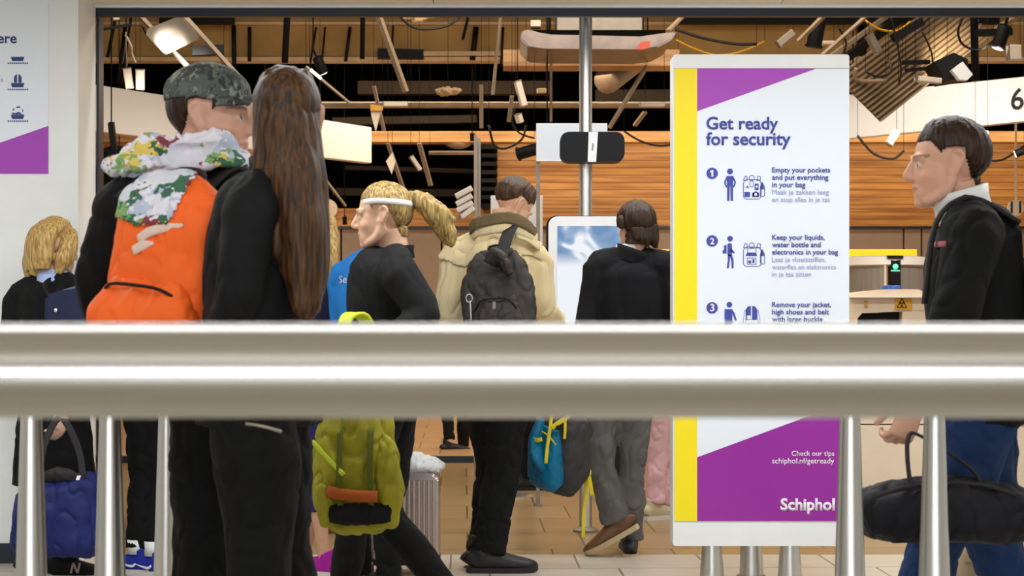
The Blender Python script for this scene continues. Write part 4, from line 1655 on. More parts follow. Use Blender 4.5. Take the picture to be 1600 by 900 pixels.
# ---- man in the black suit jacket with grey trousers
D = 7.63
p = person('man in black jacket and grey trousers seen from behind, stepping at the kiosk', 984, D, 1.75, 4, 1,
           dict(head=P(992, 355, D + .02), elL=P(921, 486, D - .03), wrL=P(903, 575, D - .10), elR=P(1052, 482, D), wrR=P(1050, 560, D + .1),
                shL=P(937, 412, D), shR=P(1037, 412, D), hipL=P(948, 590, D), hipR=P(988, 590, D), knL=P(938, 722, D - .05), knR=P(991, 725, D), anL=P(961, 814, D - .02), anR=P(984, 843, D + .06)),
           head=(22, 4, 3), hs=.98, skin='d3a084', jacket=dict(mat=F_black2, hem=.80, grow=.022, fold=.006, fs=5, collar=F_black2, collar_h=.065, collar_r=1.16, name='suit_jacket'),
           trousers=dict(mat=F_grey, fold=.013, fs=7, grow=.004, flare=.012), shoes=dict(upper=SH_tan, sole=SO_cream, yawL=78, pitchL=30, yawR=-4, boot=.05, k=1.04), seed=5)
p['shoeR'][0].data.materials[0] = SH_dark
suit = p


def mop(q):
    if q.y > .045 and q.z < .045:
        return None
    if q.y > .02 and q.z < .0:
        return None
    if q.x < -.05 and -.03 < q.y < .03 and q.z < -.012:
        return None
    if q.z < -.10 or q.length > .17:
        return None
    return .016 + .006 * min(1, max(0, (q.z + .08) / .1))


hair_shell(p, H_brown, mop, .006, fs=45)
blob_hair(p, H_brown, [([(-.045, -.082, -.02), (-.042, -.090, -.06), (-.040, -.088, -.088)], [.028, .022, .006]), ([(-.02, -.088, -.02), (-.018, -.098, -.065), (-.022, -.10, -.104)], [.028, .022, .006]), ([(.012, -.09, -.02), (.014, -.10, -.065), (.008, -.104, -.11)], [.030, .024, .006]),
                       ([(.05, -.08, .0), (.058, -.088, -.06), (.07, -.09, -.115)], [.034, .028, .010]), ([(.075, -.03, .01), (.082, -.03, -.05), (.09, -.045, -.10)], [.022, .020, .010])], .005, .006, name='neck_hair')
b = new()
n0 = p['rig']['neck']
for q in range(1):
    lathe(b, [(.070, .0), (.070, .062), (.066, .070), (.060, .06)], n0 + Vector((0, .01, .0)), n=24)
obj('shirt_collar', b, M['white'], p['root'], smooth=True)
# teal and grey backpack hanging from his hand
DB_ = 7.40
mpk = Matrix.Translation(P(906, 752, DB_ + .03)) @ Matrix.Rotation(PI - math.radians(58), 4, 'Z') @ Matrix.Rotation(math.radians(-6), 4, 'X') @ Matrix.Rotation(math.radians(-8), 4, 'Y')
tb_ = backpack('backpack', 'teal and dark grey backpack with yellow straps hanging from a hand', 'backpack', mpk, .29, .40, .20, dict(body=F_packgrey, pocket=F_teal, strap=F_strap, zip=F_yel), pocket=(.80, .74, .42), fold=.007, seed=8)
b = new()
tube(b, [P(846, 655, DB_ - .12), P(836, 690, DB_ - .14), P(842, 715, DB_ - .15), P(857, 740, DB_ - .14)], [(.02, .02), (.045, .03), (.05, .03), (.02, .02)], n=14)
link('side_panel', bake(b, .007, 3, .005, 12), F_teal, tb_)
b = new(); strap(b, [P(862, 648, DB_ - .20), P(859, 672, DB_ - .215), P(855, 700, DB_ - .215), P(853, 724, DB_ - .21)], .016, .008); obj('yellow_strap', b, F_yel, tb_, smooth=True)
b = new(); strap(b, [P(890, 648, DB_ - .19), P(880, 656, DB_ - .205), P(868, 664, DB_ - .215), P(862, 669, DB_ - .215)], .022, .008, ref=(0, 0, 1)); obj('yellow_strap', b, F_yel, tb_, smooth=True)
b = new(); strap(b, [P(883, 655, DB_ - .20), P(883, 670, DB_ - .205), P(882, 686, DB_ - .205)], .014, .006); obj('yellow_strap', b, F_yel, tb_, smooth=True)
b = new(); strap(b, [P(828, 684, DB_ - .14), P(838, 688, DB_ - .18), P(847, 686, DB_ - .19)], .02, .008, ref=(0, 0, 1)); obj('side_strap', b, F_yel, tb_, smooth=True)
b = new(); strap(b, [P(913, 712, DB_ - .05), P(917, 732, DB_ - .08), P(922, 755, DB_ - .09), P(925, 775, DB_ - .09)], .020, .010); obj('hanging_webbing', b, F_yel, tb_, smooth=True)
b = new(); strap(b, [P(915, 735, DB_ - .06), P(916, 770, DB_ - .07), P(912, 800, DB_ - .07), P(911, 842, DB_ - .07)], .016, .006); obj('hanging_webbing', b, F_yel, tb_, smooth=True)
b = new(); ball(b, P(917, 738, DB_ - .08), .022, .018, .03); obj('webbing_knot', b, F_yel, tb_, smooth=True)
b = new(); box(b, P(867, 0, DB_).x, P(874, 0, DB_).x, DB_ - .228, DB_ - .205, P(0, 667, DB_).z, P(0, 660, DB_).z, .003); obj('buckle', b, M['black'], tb_)
b = new(); strap(b, [P(880, 655, DB_), P(893, 600, DB_), P(903, 592, DB_ + .05), P(908, 655, DB_ + .10)], .022, .008); obj('carry_loop', b, F_strap, tb_, smooth=True)

# ---- blonde woman at the left partition
D = 7.0
p = person('blonde woman in black coat with light blue collar, back turned, by left partition', 84, D, 1.60, -18, 0,
           dict(wrR=P(98, 640, D - .2), elR=P(120, 560, D - .05)), head=(-22, 6, 0), hs=.96, skin='d8ae95', fem=True,
           jacket=dict(mat=F_black, hem=.46, grow=.03, fold=.010, flare=.03, collar=fabric('light_blue_cotton', 'a9b8e0'), collar_h=.055, collar_r=.92, name='coat'), trousers=dict(mat=F_blacktr),
           shoes=dict(upper=fabric('black_suede', '0d0d0f'), sole=SO_white, yawL=-66, yawR=-70, k=1.0), seed=9)
blob_hair(p, H_blonde, [([(0, .045, .075), (0, -.02, .108), (0, -.085, .06), (0, -.100, -.03), (0, -.095, -.11)], [(.055, .03), (.082, .05), (.094, .05), (.098, .045), (.085, .03)]),
                        ([(-.045, .03, .085), (-.078, .02, .02), (-.095, -.01, -.06), (-.105, -.03, -.15)], [.04, .045, .042, .018]),
                        ([(-.05, -.06, .02), (-.085, -.07, -.06), (-.10, -.075, -.155)], [.05, .05, .018]), ([(.0, -.09, -.06), (-.02, -.10, -.14)], [.05, .02]),
                        ([(.05, .02, .085), (.082, .005, .02), (.09, -.02, -.05), (.085, -.04, -.125)], [.04, .045, .042, .016])], .006, .004, fs=45)
# N mark on the near shoe
so, m = p['shoeR']
b = new()
for poly in ([(-.016, -.02), (-.008, -.02), (-.002, .02), (-.010, .02)], [(.010, -.02), (.018, -.02), (.024, .02), (.016, .02)], [(-.010, .02), (-.001, .02), (.018, -.02), (.009, -.02)]):
    prism(b, [(x * 1.15, z * 1.15) for x, z in poly], -.0015, .0015)
mm = m @ Matrix.Translation((.0475, .045, -.024)) @ Matrix.Rotation(PI / 2, 4, 'Z') @ Matrix.Rotation(math.radians(-14), 4, 'X')
bmesh.ops.transform(b, matrix=mm, verts=b.verts)
obj('letter_mark', b, M['grey_metal'], so)
# shoulder bag
b = new(); c = P(120, 505, 6.85)
prism(b, pxp([(78, 462), (100, 455), (146, 444), (160, 450), (167, 500), (166, 545), (84, 545), (76, 500)], 6.78), 6.70, 6.86)
bmesh.ops.bevel(b, geom=list(b.edges), offset=.015, segments=3, affect='EDGES')
t = thing('shoulder_bag', 'dark navy stiff shoulder bag on the blonde woman\'s right side', 'bag', c)
obj('body', b, fabric('midnight_leather', '1e2540', rough=.45, bump=.05), t, autosmooth=40)
b = new(); strap(b, [P(84, 462, 6.72), P(120, 450, 6.72), P(158, 446, 6.72)], .02, .012, ref=(0, 0, 1)); obj('top_trim', b, fabric('slate_trim', '5a6070', rough=.4), t, smooth=True)
b = new(); strap(b, [P(82, 470, 6.72), P(70, 448, 6.8), P(86, 436, 6.98), P(108, 448, 6.95), P(120, 470, 6.86)], .03, .008, ref=(0, 1, 0)); obj('strap', b, F_charcoal, t, smooth=True)
b = new(); ball(b, P(87, 485, 6.69), .008, .004, .009); obj('clasp', b, M['chrome'], t, smooth=True)
# navy duffel in her hand
D = 6.66
t = thing('duffel_bag', 'royal navy nylon duffel bag hanging low at left before black sneakers', 'bag', P(92, 868, D))
b = new()
tube(b, [P(92, 866, D), P(92, 845, D), P(92, 800, D), P(92, 765, D), P(88, 748, D), P(88, 744, D)], [(.17, .10), (.205, .13), (.195, .13), (.175, .11), (.135, .06), (.10, .03)], n=28, ref=(1, 0, 0), power=3, sub=3)
link('body', bake(b, .008, 3, .014, 8, seed=2), F_navyb, t)
for dy in (-.06, .06):
    b = new(); strap(b, [P(62, 752, D + dy), P(68, 700, D + dy * .5), P(94, 652, D), P(122, 700, D + dy * .5), P(130, 752, D + dy)], .03, .008); obj('handle', b, F_strap, t, smooth=True)
b = new(); tube(b, [P(58, 748, D - .05), P(90, 742, D - .06), P(128, 748, D - .05)], [(.02, .03), (.03, .04), (.02, .03)], n=12); link('top_flap', bake(b, .007, 2, .006, 14), F_strap, t)
b = new(); prism(b, pxp([(121, 743), (127, 743), (124, 750), (119, 750)], D - .105), D - .11, D - .105); obj('logo_mark', b, M['letter_white'], t)

# ---- standing person in black trousers and blue sneakers
D = 7.12
p = person('person in black clothes and blue sneakers with white socks behind steel posts', 240, D, 1.72, 62, 0,
           dict(anL=P(214, 868, D - .10), anR=P(240, 871, D - .12), knL=P(225, 745, D - .03), knR=P(250, 745, D + .03)), head=(0, 0, 0), skin='caa088',
           jacket=dict(mat=F_black, hem=.82, grow=.025), trousers=dict(mat=F_blacktr, cut=.93, grow=.004), shoes=dict(upper=SH_blue, sole=SO_white, yawL=14, yawR=8), seed=12, voxel=.007)
hair_shell(p, H_black, scalp())
for sd in 'LR':
    so, m = p['shoe' + sd]
    b = new(); tube(b, [p['rig']['an' + sd] + Vector((0, 0, .01)), p['rig']['an' + sd] + Vector((0, 0, .075))], [.043, .044], n=18, sub=1); obj('sock', b, M['white'], p['root'], smooth=True)
    b = new()
    tube(b, [(-.0445, -.015, -.030), (-.0455, .000, -.043), (-.0475, .030, -.038), (-.0490, .070, -.026)], [(.0045, .002), (.0065, .0025), (.0045, .002), (.0012, .001)], n=8, ref=(0, 0, 1))
    bmesh.ops.transform(b, matrix=m, verts=b.verts)
    obj('curved_mark', b, M['letter_white'], so, smooth=True)

# ---- woman with magenta sneakers, mostly behind the long haired walker
D = 6.9
p = person('woman with long blonde hair, navy leggings and magenta sneakers behind the long haired walker', 488, D, 1.66, -25, 0,
           dict(hipL=P(455, 600, D), knL=P(486, 720, D), anL=P(508, 872, D - .02), anR=P(470, 872, D + .15)), head=(0, 0, 0), hs=.96, skin='c99a7c', fem=True,
           jacket=dict(mat=F_navy, hem=.86, grow=.02, name='sweater'), trousers=dict(mat=fabric('navy_leggings', '2b2a66', rough=.6), cut=.52, fold=.003, grow=-.006), shoes=dict(upper=SH_mag, sole=SO_white, yawL=88, yawR=-10), seed=15, voxel=.007)
blob_hair(p, H_blonde, [([(0, .045, .07), (0, -.02, .106), (0, -.085, .05), (0, -.105, -.06), (.02, -.12, -.18), (.05, -.13, -.30)], [(.055, .03), (.082, .05), (.094, .05), (.11, .045), (.11, .04), (.05, .02)]),
                        ([(.05, .02, .08), (.085, -.02, .0), (.105, -.06, -.12), (.115, -.09, -.27)], [.04, .045, .045, .018]), ([(-.05, .02, .08), (-.085, -.02, .0), (-.10, -.05, -.12), (-.09, -.08, -.24)], [.04, .045, .045, .018])], .007, .007)

# ---- man in the blue staff polo behind the blonde runner
D = 6.5
p = person('staff member in blue polo shirt facing left behind the blonde walker', 580, D, 1.70, 138, 0, dict(head=P(603, 342, D - .03), neck=P(594, 398, D)), head=(-20, 0, 0), skin='d0a088',
           jacket=dict(mat=F_blue, hem=.85, grow=.02, sleeve=.25, collar=F_blue, name='polo_shirt'), trousers=dict(mat=F_blacktr), shoes=dict(upper=SH_black, sole=SO_black), seed=18, voxel=.006)
hair_shell(p, H_brown2, scalp())
drape('lettering', p['jacket'], 'Security', 523, 578, 441, 6.35, M['letter_white'], p['root'], .01)

# ---- distant and half hidden people
D = 9.0
p = person('person in pink trousers and cream sneakers beyond the black jacket man', 1062, D, 1.70, -35, 0, dict(head=P(1090, 330, D), neck=P(1086, 375, D), upch=P(1084, 400, D), chest=P(1080, 440, D), waist=P(1066, 505, D), pelvis=P(1052, 560, D), shL=P(1070, 408, D + .12), elL=P(1075, 470, D + .1), wrL=P(1075, 530, D), hipL=P(1036, 590, D), hipR=P(1056, 590, D + .05), anL=P(1024, 790, D), anR=P(1040, 792, D + .1), knL=P(1028, 700, D), knR=P(1042, 700, D + .06)), skin='d0a088',
           jacket=dict(mat=F_navy, hem=.80, grow=.02), trousers=dict(mat=F_pink, grow=.004, flare=.0, cut=.95), shoes=dict(upper=SH_cream, sole=SO_white, yawL=-30, yawR=-30), seed=21, voxel=.008)
hair_shell(p, H_brown2, scalp())
laces(*p['shoeL'], M['white']); laces(*p['shoeR'], M['white'])
D = 10.65
p = person('distant person in black clothes behind the trench coat man\'s legs', 822, D, 1.66, -80, 0, {}, skin='c89a80', jacket=dict(mat=F_black, hem=.55, grow=.02, name='coat'), trousers=dict(mat=F_blacktr), shoes=dict(upper=SH_black, sole=SO_black), seed=24, voxel=.009)
hair_shell(p, H_black, scalp())
D = 13.4
p = person('far person in black trousers and dark sneakers between suitcase and slim post', 712, D, 1.62, 30, 0, dict(anL=P(703, 694, D - .2), anR=P(724, 706, D + .1)), skin='c89a80', jacket=dict(mat=F_charcoal, hem=.82, grow=.02), trousers=dict(mat=F_blacktr, cut=.9), shoes=dict(upper=SH_black, sole=SO_white, yawL=-100, yawR=-40), seed=27, voxel=.009)
hair_shell(p, H_dblonde, scalp())
# black trolley suitcase beyond the grey trousers
D = 9.9
t = thing('trolley_case', 'black trolley suitcase glimpsed between the two grey trouser legs', 'suitcase', P(966, 783, D))
b = new(); box(b, P(950, 0, D).x, P(985, 0, D).x, D, D + .22, .05, .62, .03); obj('shell', b, SH_black, t, autosmooth=40)
for px in (954, 980):
    b = new(); lathe(b, [(.025, -.012), (.025, .012)], P(px, 0, D) * 0 + Vector((P(px, 0, D).x, D + .04, .026)), mtx=Matrix.Rotation(PI / 2, 4, 'Y')); obj('wheel', b, M['grey_metal'], t, autosmooth=35)
for px in (958, 977):
    b = new(); tube(b, [P(px, 600, D) * 0 + Vector((P(px, 0, D).x, D + .19, .6)), Vector((P(px, 0, D).x, D + .19, .95))], .007, n=8, sub=1); obj('handle_tube', b, M['grey_metal'], t, smooth=True)

# ---- silver ribbed suitcase
D = 7.0
t = thing('ribbed_suitcase', 'silver ribbed hard shell suitcase standing behind the blonde walker\'s leg', 'suitcase', P(632, 901, D))
x0, x1 = xb(578, D), xb(685, D)
z0, z1 = .055, zb(740, D)
b = new(); prism(b, rrect(x0, x1, z0, z1, .035), D, D + .22); bmesh.ops.bevel(b, geom=[e for e in b.edges if abs(e.verts[0].co.y - e.verts[1].co.y) < .01], offset=.012, segments=2, affect='EDGES')
n = 13
for i in range(n):
    x = x0 + .022 + (x1 - x0 - .044) * i / (n - 1)
    tube(b, [(x, D - .001, z0 + .03), (x, D - .001, z1 - .03)], .0088, n=12, sub=1)
    if i % 2 == 0:
        pass
obj('shell', b, mat('silver_shell', 'b9aaa3', 0.22, 0.9), t, autosmooth=40)
b = new(); box(b, x0, x1, D - .006, D + .226, z0 - .004, z0 + .022, .004); obj('lower_trim', b, M['black'], t)
for x in (x0 + .04, x1 - .04):
    for y in (D + .03, D + .19):
        b = new(); lathe(b, [(.026, -.01), (.026, .01)], (x, y, .027), mtx=Matrix.Rotation(PI / 2, 4, 'Y')); lathe(b, [(.008, 0), (.008, .03)], (x, y, .03)); obj('wheel', b, M['black'], t, autosmooth=35)
b = new(); tube(b, [(x0 + .12, D + .16, z1 - .01), (x0 + .12, D + .16, z1 + .035), (x1 - .12, D + .16, z1 + .035), (x1 - .12, D + .16, z1 - .01)], .009, n=10, sub=2); obj('carry_handle', b, M['black'], t, smooth=True)
b = new(); ball(b, P(662, 731, D) + Vector((0, .09, 0)), .10, .07, .045); ball(b, P(648, 726, D) + Vector((0, .09, 0)), .05, .06, .05)
tag(link('plastic_bag', bake(b, .008, 2, .012, 16), M['white']), 'crumpled white plastic bag lying on top of the silver suitcase', 'bag')

# ---- walking blonde woman with ponytail, facing left
D = 5.6
p = person('walking blonde woman with ponytail and black top, facing left', 612, D, 1.69, 84, 5,
           dict(head=P(597, 338, D), neck=P(617, 400, D), knR=P(604, 800, D + .08), anR=P(716, 950, D + .08), knL=P(556, 790, D - .08), anL=P(530, 962, D - .08),
                elR=P(652, 500, D + .18), wrR=P(596, 560, D + .15), shL=P(622, 425, D - .17), elL=P(662, 494, D - .22), wrL=P(585, 560, D - .30), shR=P(622, 425, D + .17)),
           head=(4, 4, 0), hs=1.0, skin='dcb094', brow='7a5a3c', fem=True, jacket=dict(mat=fabric('black_sport_top', '0f0f11', rough=.75), hem=.86, grow=.028, fold=.006, collar=F_black, collar_h=.045),
           trousers=dict(mat=F_blacktr, grow=0, fold=.006), shoes=dict(upper=SH_black, sole=SO_white, pitchR=35), seed=30, voxel=.005, palms=(Vector((0, 0, -1)), None))


def slick(q):
    f = scalp(.062, .010, -.085, .010)
    return f(q)


hair_shell(p, H_dblonde, slick, .003)
blob_hair(p, H_dblonde, [([(0, -.085, .055), (0, -.12, .06), (.005, -.165, .03), (.008, -.205, -.02), (.01, -.235, -.08), (.012, -.25, -.13)], [.022, .026, .040, .045, .036, .010]),
                         ([(.0, -.14, .045), (-.008, -.20, .015), (-.01, -.265, -.035)], [.02, .028, .010])], .006, .006, name='ponytail')
b = new(); tube(b, [p['Hm'] @ Vector(q) for q in ((.074, .055, .050), (.082, .01, .052), (.082, -.05, .045), (.05, -.10, .038), (0, -.115, .035), (-.05, -.10, .038), (-.082, -.05, .045), (-.082, .01, .052), (-.074, .055, .050))], [(.010, .004)] * 9, n=10, ref=p['Hm'].to_3x3() @ Vector((0, 0, 1)))
obj('headband', b, M['white'], p['root'], smooth=True)
# lime pack held in front of her
D = 5.22
t = thing('trekking_pack', 'lime green trekking pack with orange band hanging beside blonde walker', 'backpack', P(555, 830, D))
b = new()
tube(b, [P(556, 832, D), P(556, 812, D), P(552, 745, D), P(554, 680, D), P(560, 610, D), P(562, 560, D), P(560, 545, D)], [(.08, .06), (.125, .10), (.140, .12), (.130, .115), (.115, .10), (.09, .07), (.04, .03)], n=28, ref=(1, 0, 0), power=2.8, sub=3)
link('main_body', bake(b, .008, 3, .020, 8, seed=6), F_lime, t)
b = new(); tube(b, [P(606, 820, D - .06), P(608, 770, D - .08), P(603, 710, D - .08), P(596, 680, D - .06)], [(.03, .03), (.045, .045), (.045, .04), (.02, .02)], n=20, ref=(1, 0, 0), power=2.6); link('side_pocket', bake(b, .008, 3, .010, 12), F_lime, t)
b = new(); tube(b, [P(512, 820, D - .06), P(508, 775, D - .08), P(506, 735, D - .07)], [(.025, .03), (.04, .045), (.02, .02)], n=20, ref=(1, 0, 0), power=2.6); link('side_pocket', bake(b, .008, 3, .010, 12), F_lime, t)
b = new(); tube(b, [P(512, 768, D - .125), P(545, 774, D - .142), P(590, 776, D - .135)], [(.020, .010)] * 3, n=12, ref=(0, 0, 1)); obj('orange_band', b, fabric('rust_orange_band', '8f4516'), t, smooth=True)
b = new(); tube(b, [P(516, 802, D - .10), P(556, 805, D - .13), P(612, 800, D - .10)], [(.038, .018)] * 3, n=12, ref=(0, 0, 1)); link('dark_base_panel', bake(b, .008, 2, .006, 14), F_blacktr, t)
for xx, y0_, y1_ in ((532, 668, 790), (580, 668, 790)):
    b = new(); strap(b, [P(xx, y0_, D - .115), P(xx - 2, (y0_ + y1_) / 2, D - .140), P(xx, y1_, D - .125)], .020, .008); obj('compression_strap', b, fabric('olive_webbing', '4a5010'), t, smooth=True)
b = new(); strap(b, [P(488, 690, D - .09), P(512, 716, D - .125), P(537, 742, D - .145)], .016, .008, ref=(0, 0, 1)); obj('cross_strap', b, fabric('lime_webbing', 'a4b02c'), t, smooth=True)
b = new(); strap(b, [P(530, 580, D - .06), P(536, 515, D - .05), P(546, 493, D - .02), P(568, 496, D + .02), P(582, 530, D + .06), P(580, 575, D + .06)], .045, .014); obj('shoulder_strap', b, mat('bright_lime_webbing', 'c8d320', .6), t, smooth=True)

# ---- woman with long brown hair, foreground
D = 3.5
p = person('woman in black jacket with very long brown hair walking in the foreground, seen from behind', 412, D, 1.755, 58, 0,
           dict(head=P(448, 188, D), neck=P(436, 275, D), chest=P(412, 400, D), upch=P(424, 325, D), waist=P(405, 520, D), pelvis=P(404, 600, D), shL=P(396, 322, D - .13), shR=P(424, 322, D + .15),
                elL=P(372, 460, D - .17), wrL=P(348, 535, D - .10), elR=P(415, 460, D + .2), wrR=P(352, 520, D + .22), hipL=P(394, 610, D - .08), hipR=P(412, 610, D + .08),
                knL=P(408, 860, D - .08), knR=P(436, 860, D + .08), anL=P(400, 1240, D - .08), anR=P(520, 1180, D + .08)), head=(-50, 0, 0), hs=.98, skin='c99a80', fem=True,
           jacket=dict(mat=fabric('black_quilted_cloth', '0c0d10', rough=.75), hem=.93, grow=.010, fold=.008, fs=7), trousers=dict(mat=F_blacktr, grow=.01), shoes=dict(upper=SH_black, sole=SO_black), seed=33, voxel=.007)
hair_shell(p, H_longb, scalp(.066, .0, -.09, .005), .001)
blob_hair(p, H_longb, [([P(447, 104, D + .01), P(447, 122, D + .01), P(447, 165, D), P(449, 215, D - .03), P(457, 270, D - .07), P(466, 340, D - .10), P(472, 410, D - .11), P(476, 470, D - .11), P(478, 515, D - .11)],
                        [(.02, .02), (.062, .075), (.079, .105), (.077, .100), (.068, .075), (.055, .055), (.046, .042), (.036, .032), (.012, .012)]),
                       ([P(420, 180, D - .02), P(418, 235, D - .06), P(430, 300, D - .09), P(446, 380, D - .11), P(455, 450, D - .12)], [.035, .036, .036, .034, .012]),
                       ([P(478, 190, D - .01), P(483, 250, D - .04), P(488, 320, D - .07), P(492, 410, D - .08), P(494, 490, D - .08)], [.030, .032, .034, .030, .010])], .006, .007, fs=55, local=False)
b = new(); tube(b, [P(384, 662, D - .24), P(410, 666, D - .25), P(440, 675, D - .235)], [(.004, .003)] * 3, n=8); obj('pocket_zip', b, M['grey_metal'], p['root'], smooth=True)

# ---- man with camouflage cap and orange backpack, foreground
D = 3.85
p = person('man in camouflage cap and black jacket walking right with an orange backpack', 296, D, 1.79, -38, 6,
           dict(head=P(332, 186, D + .05), neck=P(308, 272, D), elL=P(162, 430, D - .02), wrL=P(190, 560, D + .15), shL=P(206, 318, D - .06), pelvis=P(340, 600, D), waist=P(320, 520, D), hipL=P(328, 610, D - .02), hipR=P(362, 610, D + .05),
                knL=P(322, 850, D - .02), knR=P(350, 850, D + .12), anL=P(285, 1220, D), anR=P(420, 1190, D + .1)), head=(-60, 2, 0), hs=1.04, skin='d6a48c', brow='4a382a',
           jacket=dict(mat=F_black, hem=.93, grow=.03, fold=.010), trousers=dict(mat=F_blacktr, grow=.012), shoes=dict(upper=SH_black, sole=SO_black), seed=36, voxel=.006)
hair_shell(p, H_brown, scalp(.05, .0, -.07, .008))


def capf(q):
    line = .036 if q.y < .04 else .036 + (q.y - .04) * .25
    if q.z < line or q.length > .2:
        return None
    return .012 + .012 * min(1, (q.z - line) / .03)


hair_shell(p, F_camo, capf, .001, name='cap')
cap = COL.objects[-1] if False else None
b = new()
vis = []
t = new()
for i in range(15):
    a = math.radians(-78 + 156 * i / 14)
    for rr_, zz in ((.080, .052), (.112, .050), (.165, .038)):
        k_ = math.cos(a)
        pass
rows = []
for f_ in (0, .35, .7, 1.0):
    row = []
    for i in range(17):
        u = -1 + 2 * i / 16
        x = u * .078
        y0 = .035 + .075 * math.sqrt(max(0, 1 - u * u))
        y1 = y0 + .075 * (1 - abs(u) ** 3)
        row.append((x * (1 + .05 * f_), y0 + (y1 - y0) * f_, .055 - .016 * f_ - .018 * u * u))
    rows.append(row)
for dz in (0, .005):
    vis.append([[t.verts.new((q[0], q[1], q[2] + dz)) for q in row] for row in rows])
for a in range(3):
    for i in range(16):
        t.faces.new((vis[1][a][i], vis[1][a][i + 1], vis[1][a + 1][i + 1], vis[1][a + 1][i]))
        t.faces.new((vis[0][a][i], vis[0][a + 1][i], vis[0][a + 1][i + 1], vis[0][a][i + 1]))
for i in range(16):
    t.faces.new((vis[0][3][i], vis[1][3][i], vis[1][3][i + 1], vis[0][3][i + 1]))
    t.faces.new((vis[0][0][i], vis[0][0][i + 1], vis[1][0][i + 1], vis[1][0][i]))
bmesh.ops.transform(t, matrix=p['Hm'] @ Matrix.Scale(p['hs'], 4), verts=t.verts)
obj('cap_visor', t, F_camo, p['root'], smooth=True)
# patchwork scarf round the neck, one end down the back
b = new()
nk = p['rig']['neck']
ring = []
for i in range(13):
    a = 2 * PI * i / 12
    ring.append(nk + Vector((.125 * math.cos(a) - .02, .105 * math.sin(a), .015 + .02 * math.sin(a + 2))))
tube(b, ring, [(.026, .046), (.032, .05)] * 6 + [(.026, .046)], n=14, sub=3)
tube(b, [q + Vector((-.02, -.02, .045)) for q in ring], [(.018, .03)] * 13, n=12, sub=3)
tube(b, [P(300, 262, D - .10), P(245, 244, D - .14), P(195, 256, D - .12), P(158, 262, D - .05)], [(.03, .02), (.04, .022), (.03, .02), (.012, .01)], n=14, ref=(0, .5, 1))
link('scarf', bake(b, .007, 2, .020, 11), F_scarf, p['root'])
# the pack
mpk = Matrix.Translation(P(296, 560, D - .15)) @ Matrix.Rotation(PI - math.radians(30), 4, 'Z') @ Matrix.Rotation(math.radians(-3), 4, 'X') @ Matrix.Rotation(math.radians(-6), 4, 'Y')
op = backpack('backpack', 'bright orange backpack with printed pocket on the capped man\'s back', 'backpack', mpk, .31, .42, .17, dict(body=F_orange, pocket=F_orange, strap=F_strap), pocket=(1.0, .46, .5), fold=.008, seed=11, top=.9)
om = [o_ for o_ in op.children if o_.name.startswith('main_body')][0].data.copy()
om.transform(Matrix.Translation(op.location))


def print_region(kind):
    def f(co, n):
        if n.y > .35:
            return None
        px = 800 + co.x * F / co.y
        py = 500 - (co.z - CAMZ) * F / co.y
        w1 = 14 * noise.noise(Vector((px * .03, py * .03, 1.0 + kind)))
        if kind == 0:
            ok = py < 348 + w1 and py < 500 - (px - 205) * 1.55 - 60 + w1
        else:
            ok = abs(py - (392 - (px - 250) * .25)) < 13 + w1 * .8 and 212 < px < 300 + w1
        return .006 if ok else None
    return f


link('printed_panel', patch(om, print_region(0), .003), F_scarf, op)
mb = [o_ for o_ in op.children if o_.name.startswith('main_body')][0]
for row in (((216, 374), (232, 363), (254, 356), (286, 352)), ((208, 392), (222, 384), (240, 380))):
    pts = [q for q in (on_cloth(mb, x, y, .003) for x, y in row) if q]
    if len(pts) > 1:
        b = new(); tube(b, pts, [(.012, .003)] * (len(pts) - 1) + [(.004, .002)], n=10, ref=(0, 0, 1)); obj('faded_print', b, fabric('faded_white_print', 'f2d6c8'), op, smooth=True)
for s_ in (0, 1):
    b = new()
    a = p['rig']['shL' if s_ == 0 else 'shR'].lerp(nk, .35)
    strap(b, [a - p['rig'].fwd * .12 - Vector((0, 0, .02)), a + Vector((0, 0, .075)), a + p['rig'].fwd * .10, a + p['rig'].fwd * .12 - Vector((0, 0, .2))], .055, .014, ref=p['rig'].right)
    obj('shoulder_strap', b, F_strap, op, smooth=True)

# ---- man walking left at the right edge
D = 4.3
p = person('man in black jacket and blue jeans walking left at the right edge', 1530, D, 1.76, 82, 3,
           dict(head=P(1478, 258, D), neck=P(1508, 330, D), shL=P(1520, 362, D - .18), elL=P(1490, 500, D - .27), wrL=P(1432, 628, D - .27), shR=P(1530, 360, D + .18), elR=P(1590, 480, D + .24), wrR=P(1600, 600, D + .2),
                knL=P(1470, 830, D - .08), anL=P(1405, 1060, D - .08), knR=P(1555, 850, D + .08), anR=P(1650, 1060, D + .08)),
           head=(4, 2, 0), hs=1.03, skin='d8a68c', brow='3a2a1e', jacket=dict(mat=F_black, hem=.88, grow=.025, fold=.009, collar=M['white'], collar_h=.075, collar_r=1.06), trousers=dict(mat=F_jeans, grow=.012, fold=.010),
           shoes=dict(upper=SH_black, sole=SO_black, pitchR=30), seed=40, voxel=.0045, curl=.7, palms=(Vector((-.3, 1, .2)), None))
hair_shell(p, H_brown, scalp(.062, .010, -.065, .016), .004)


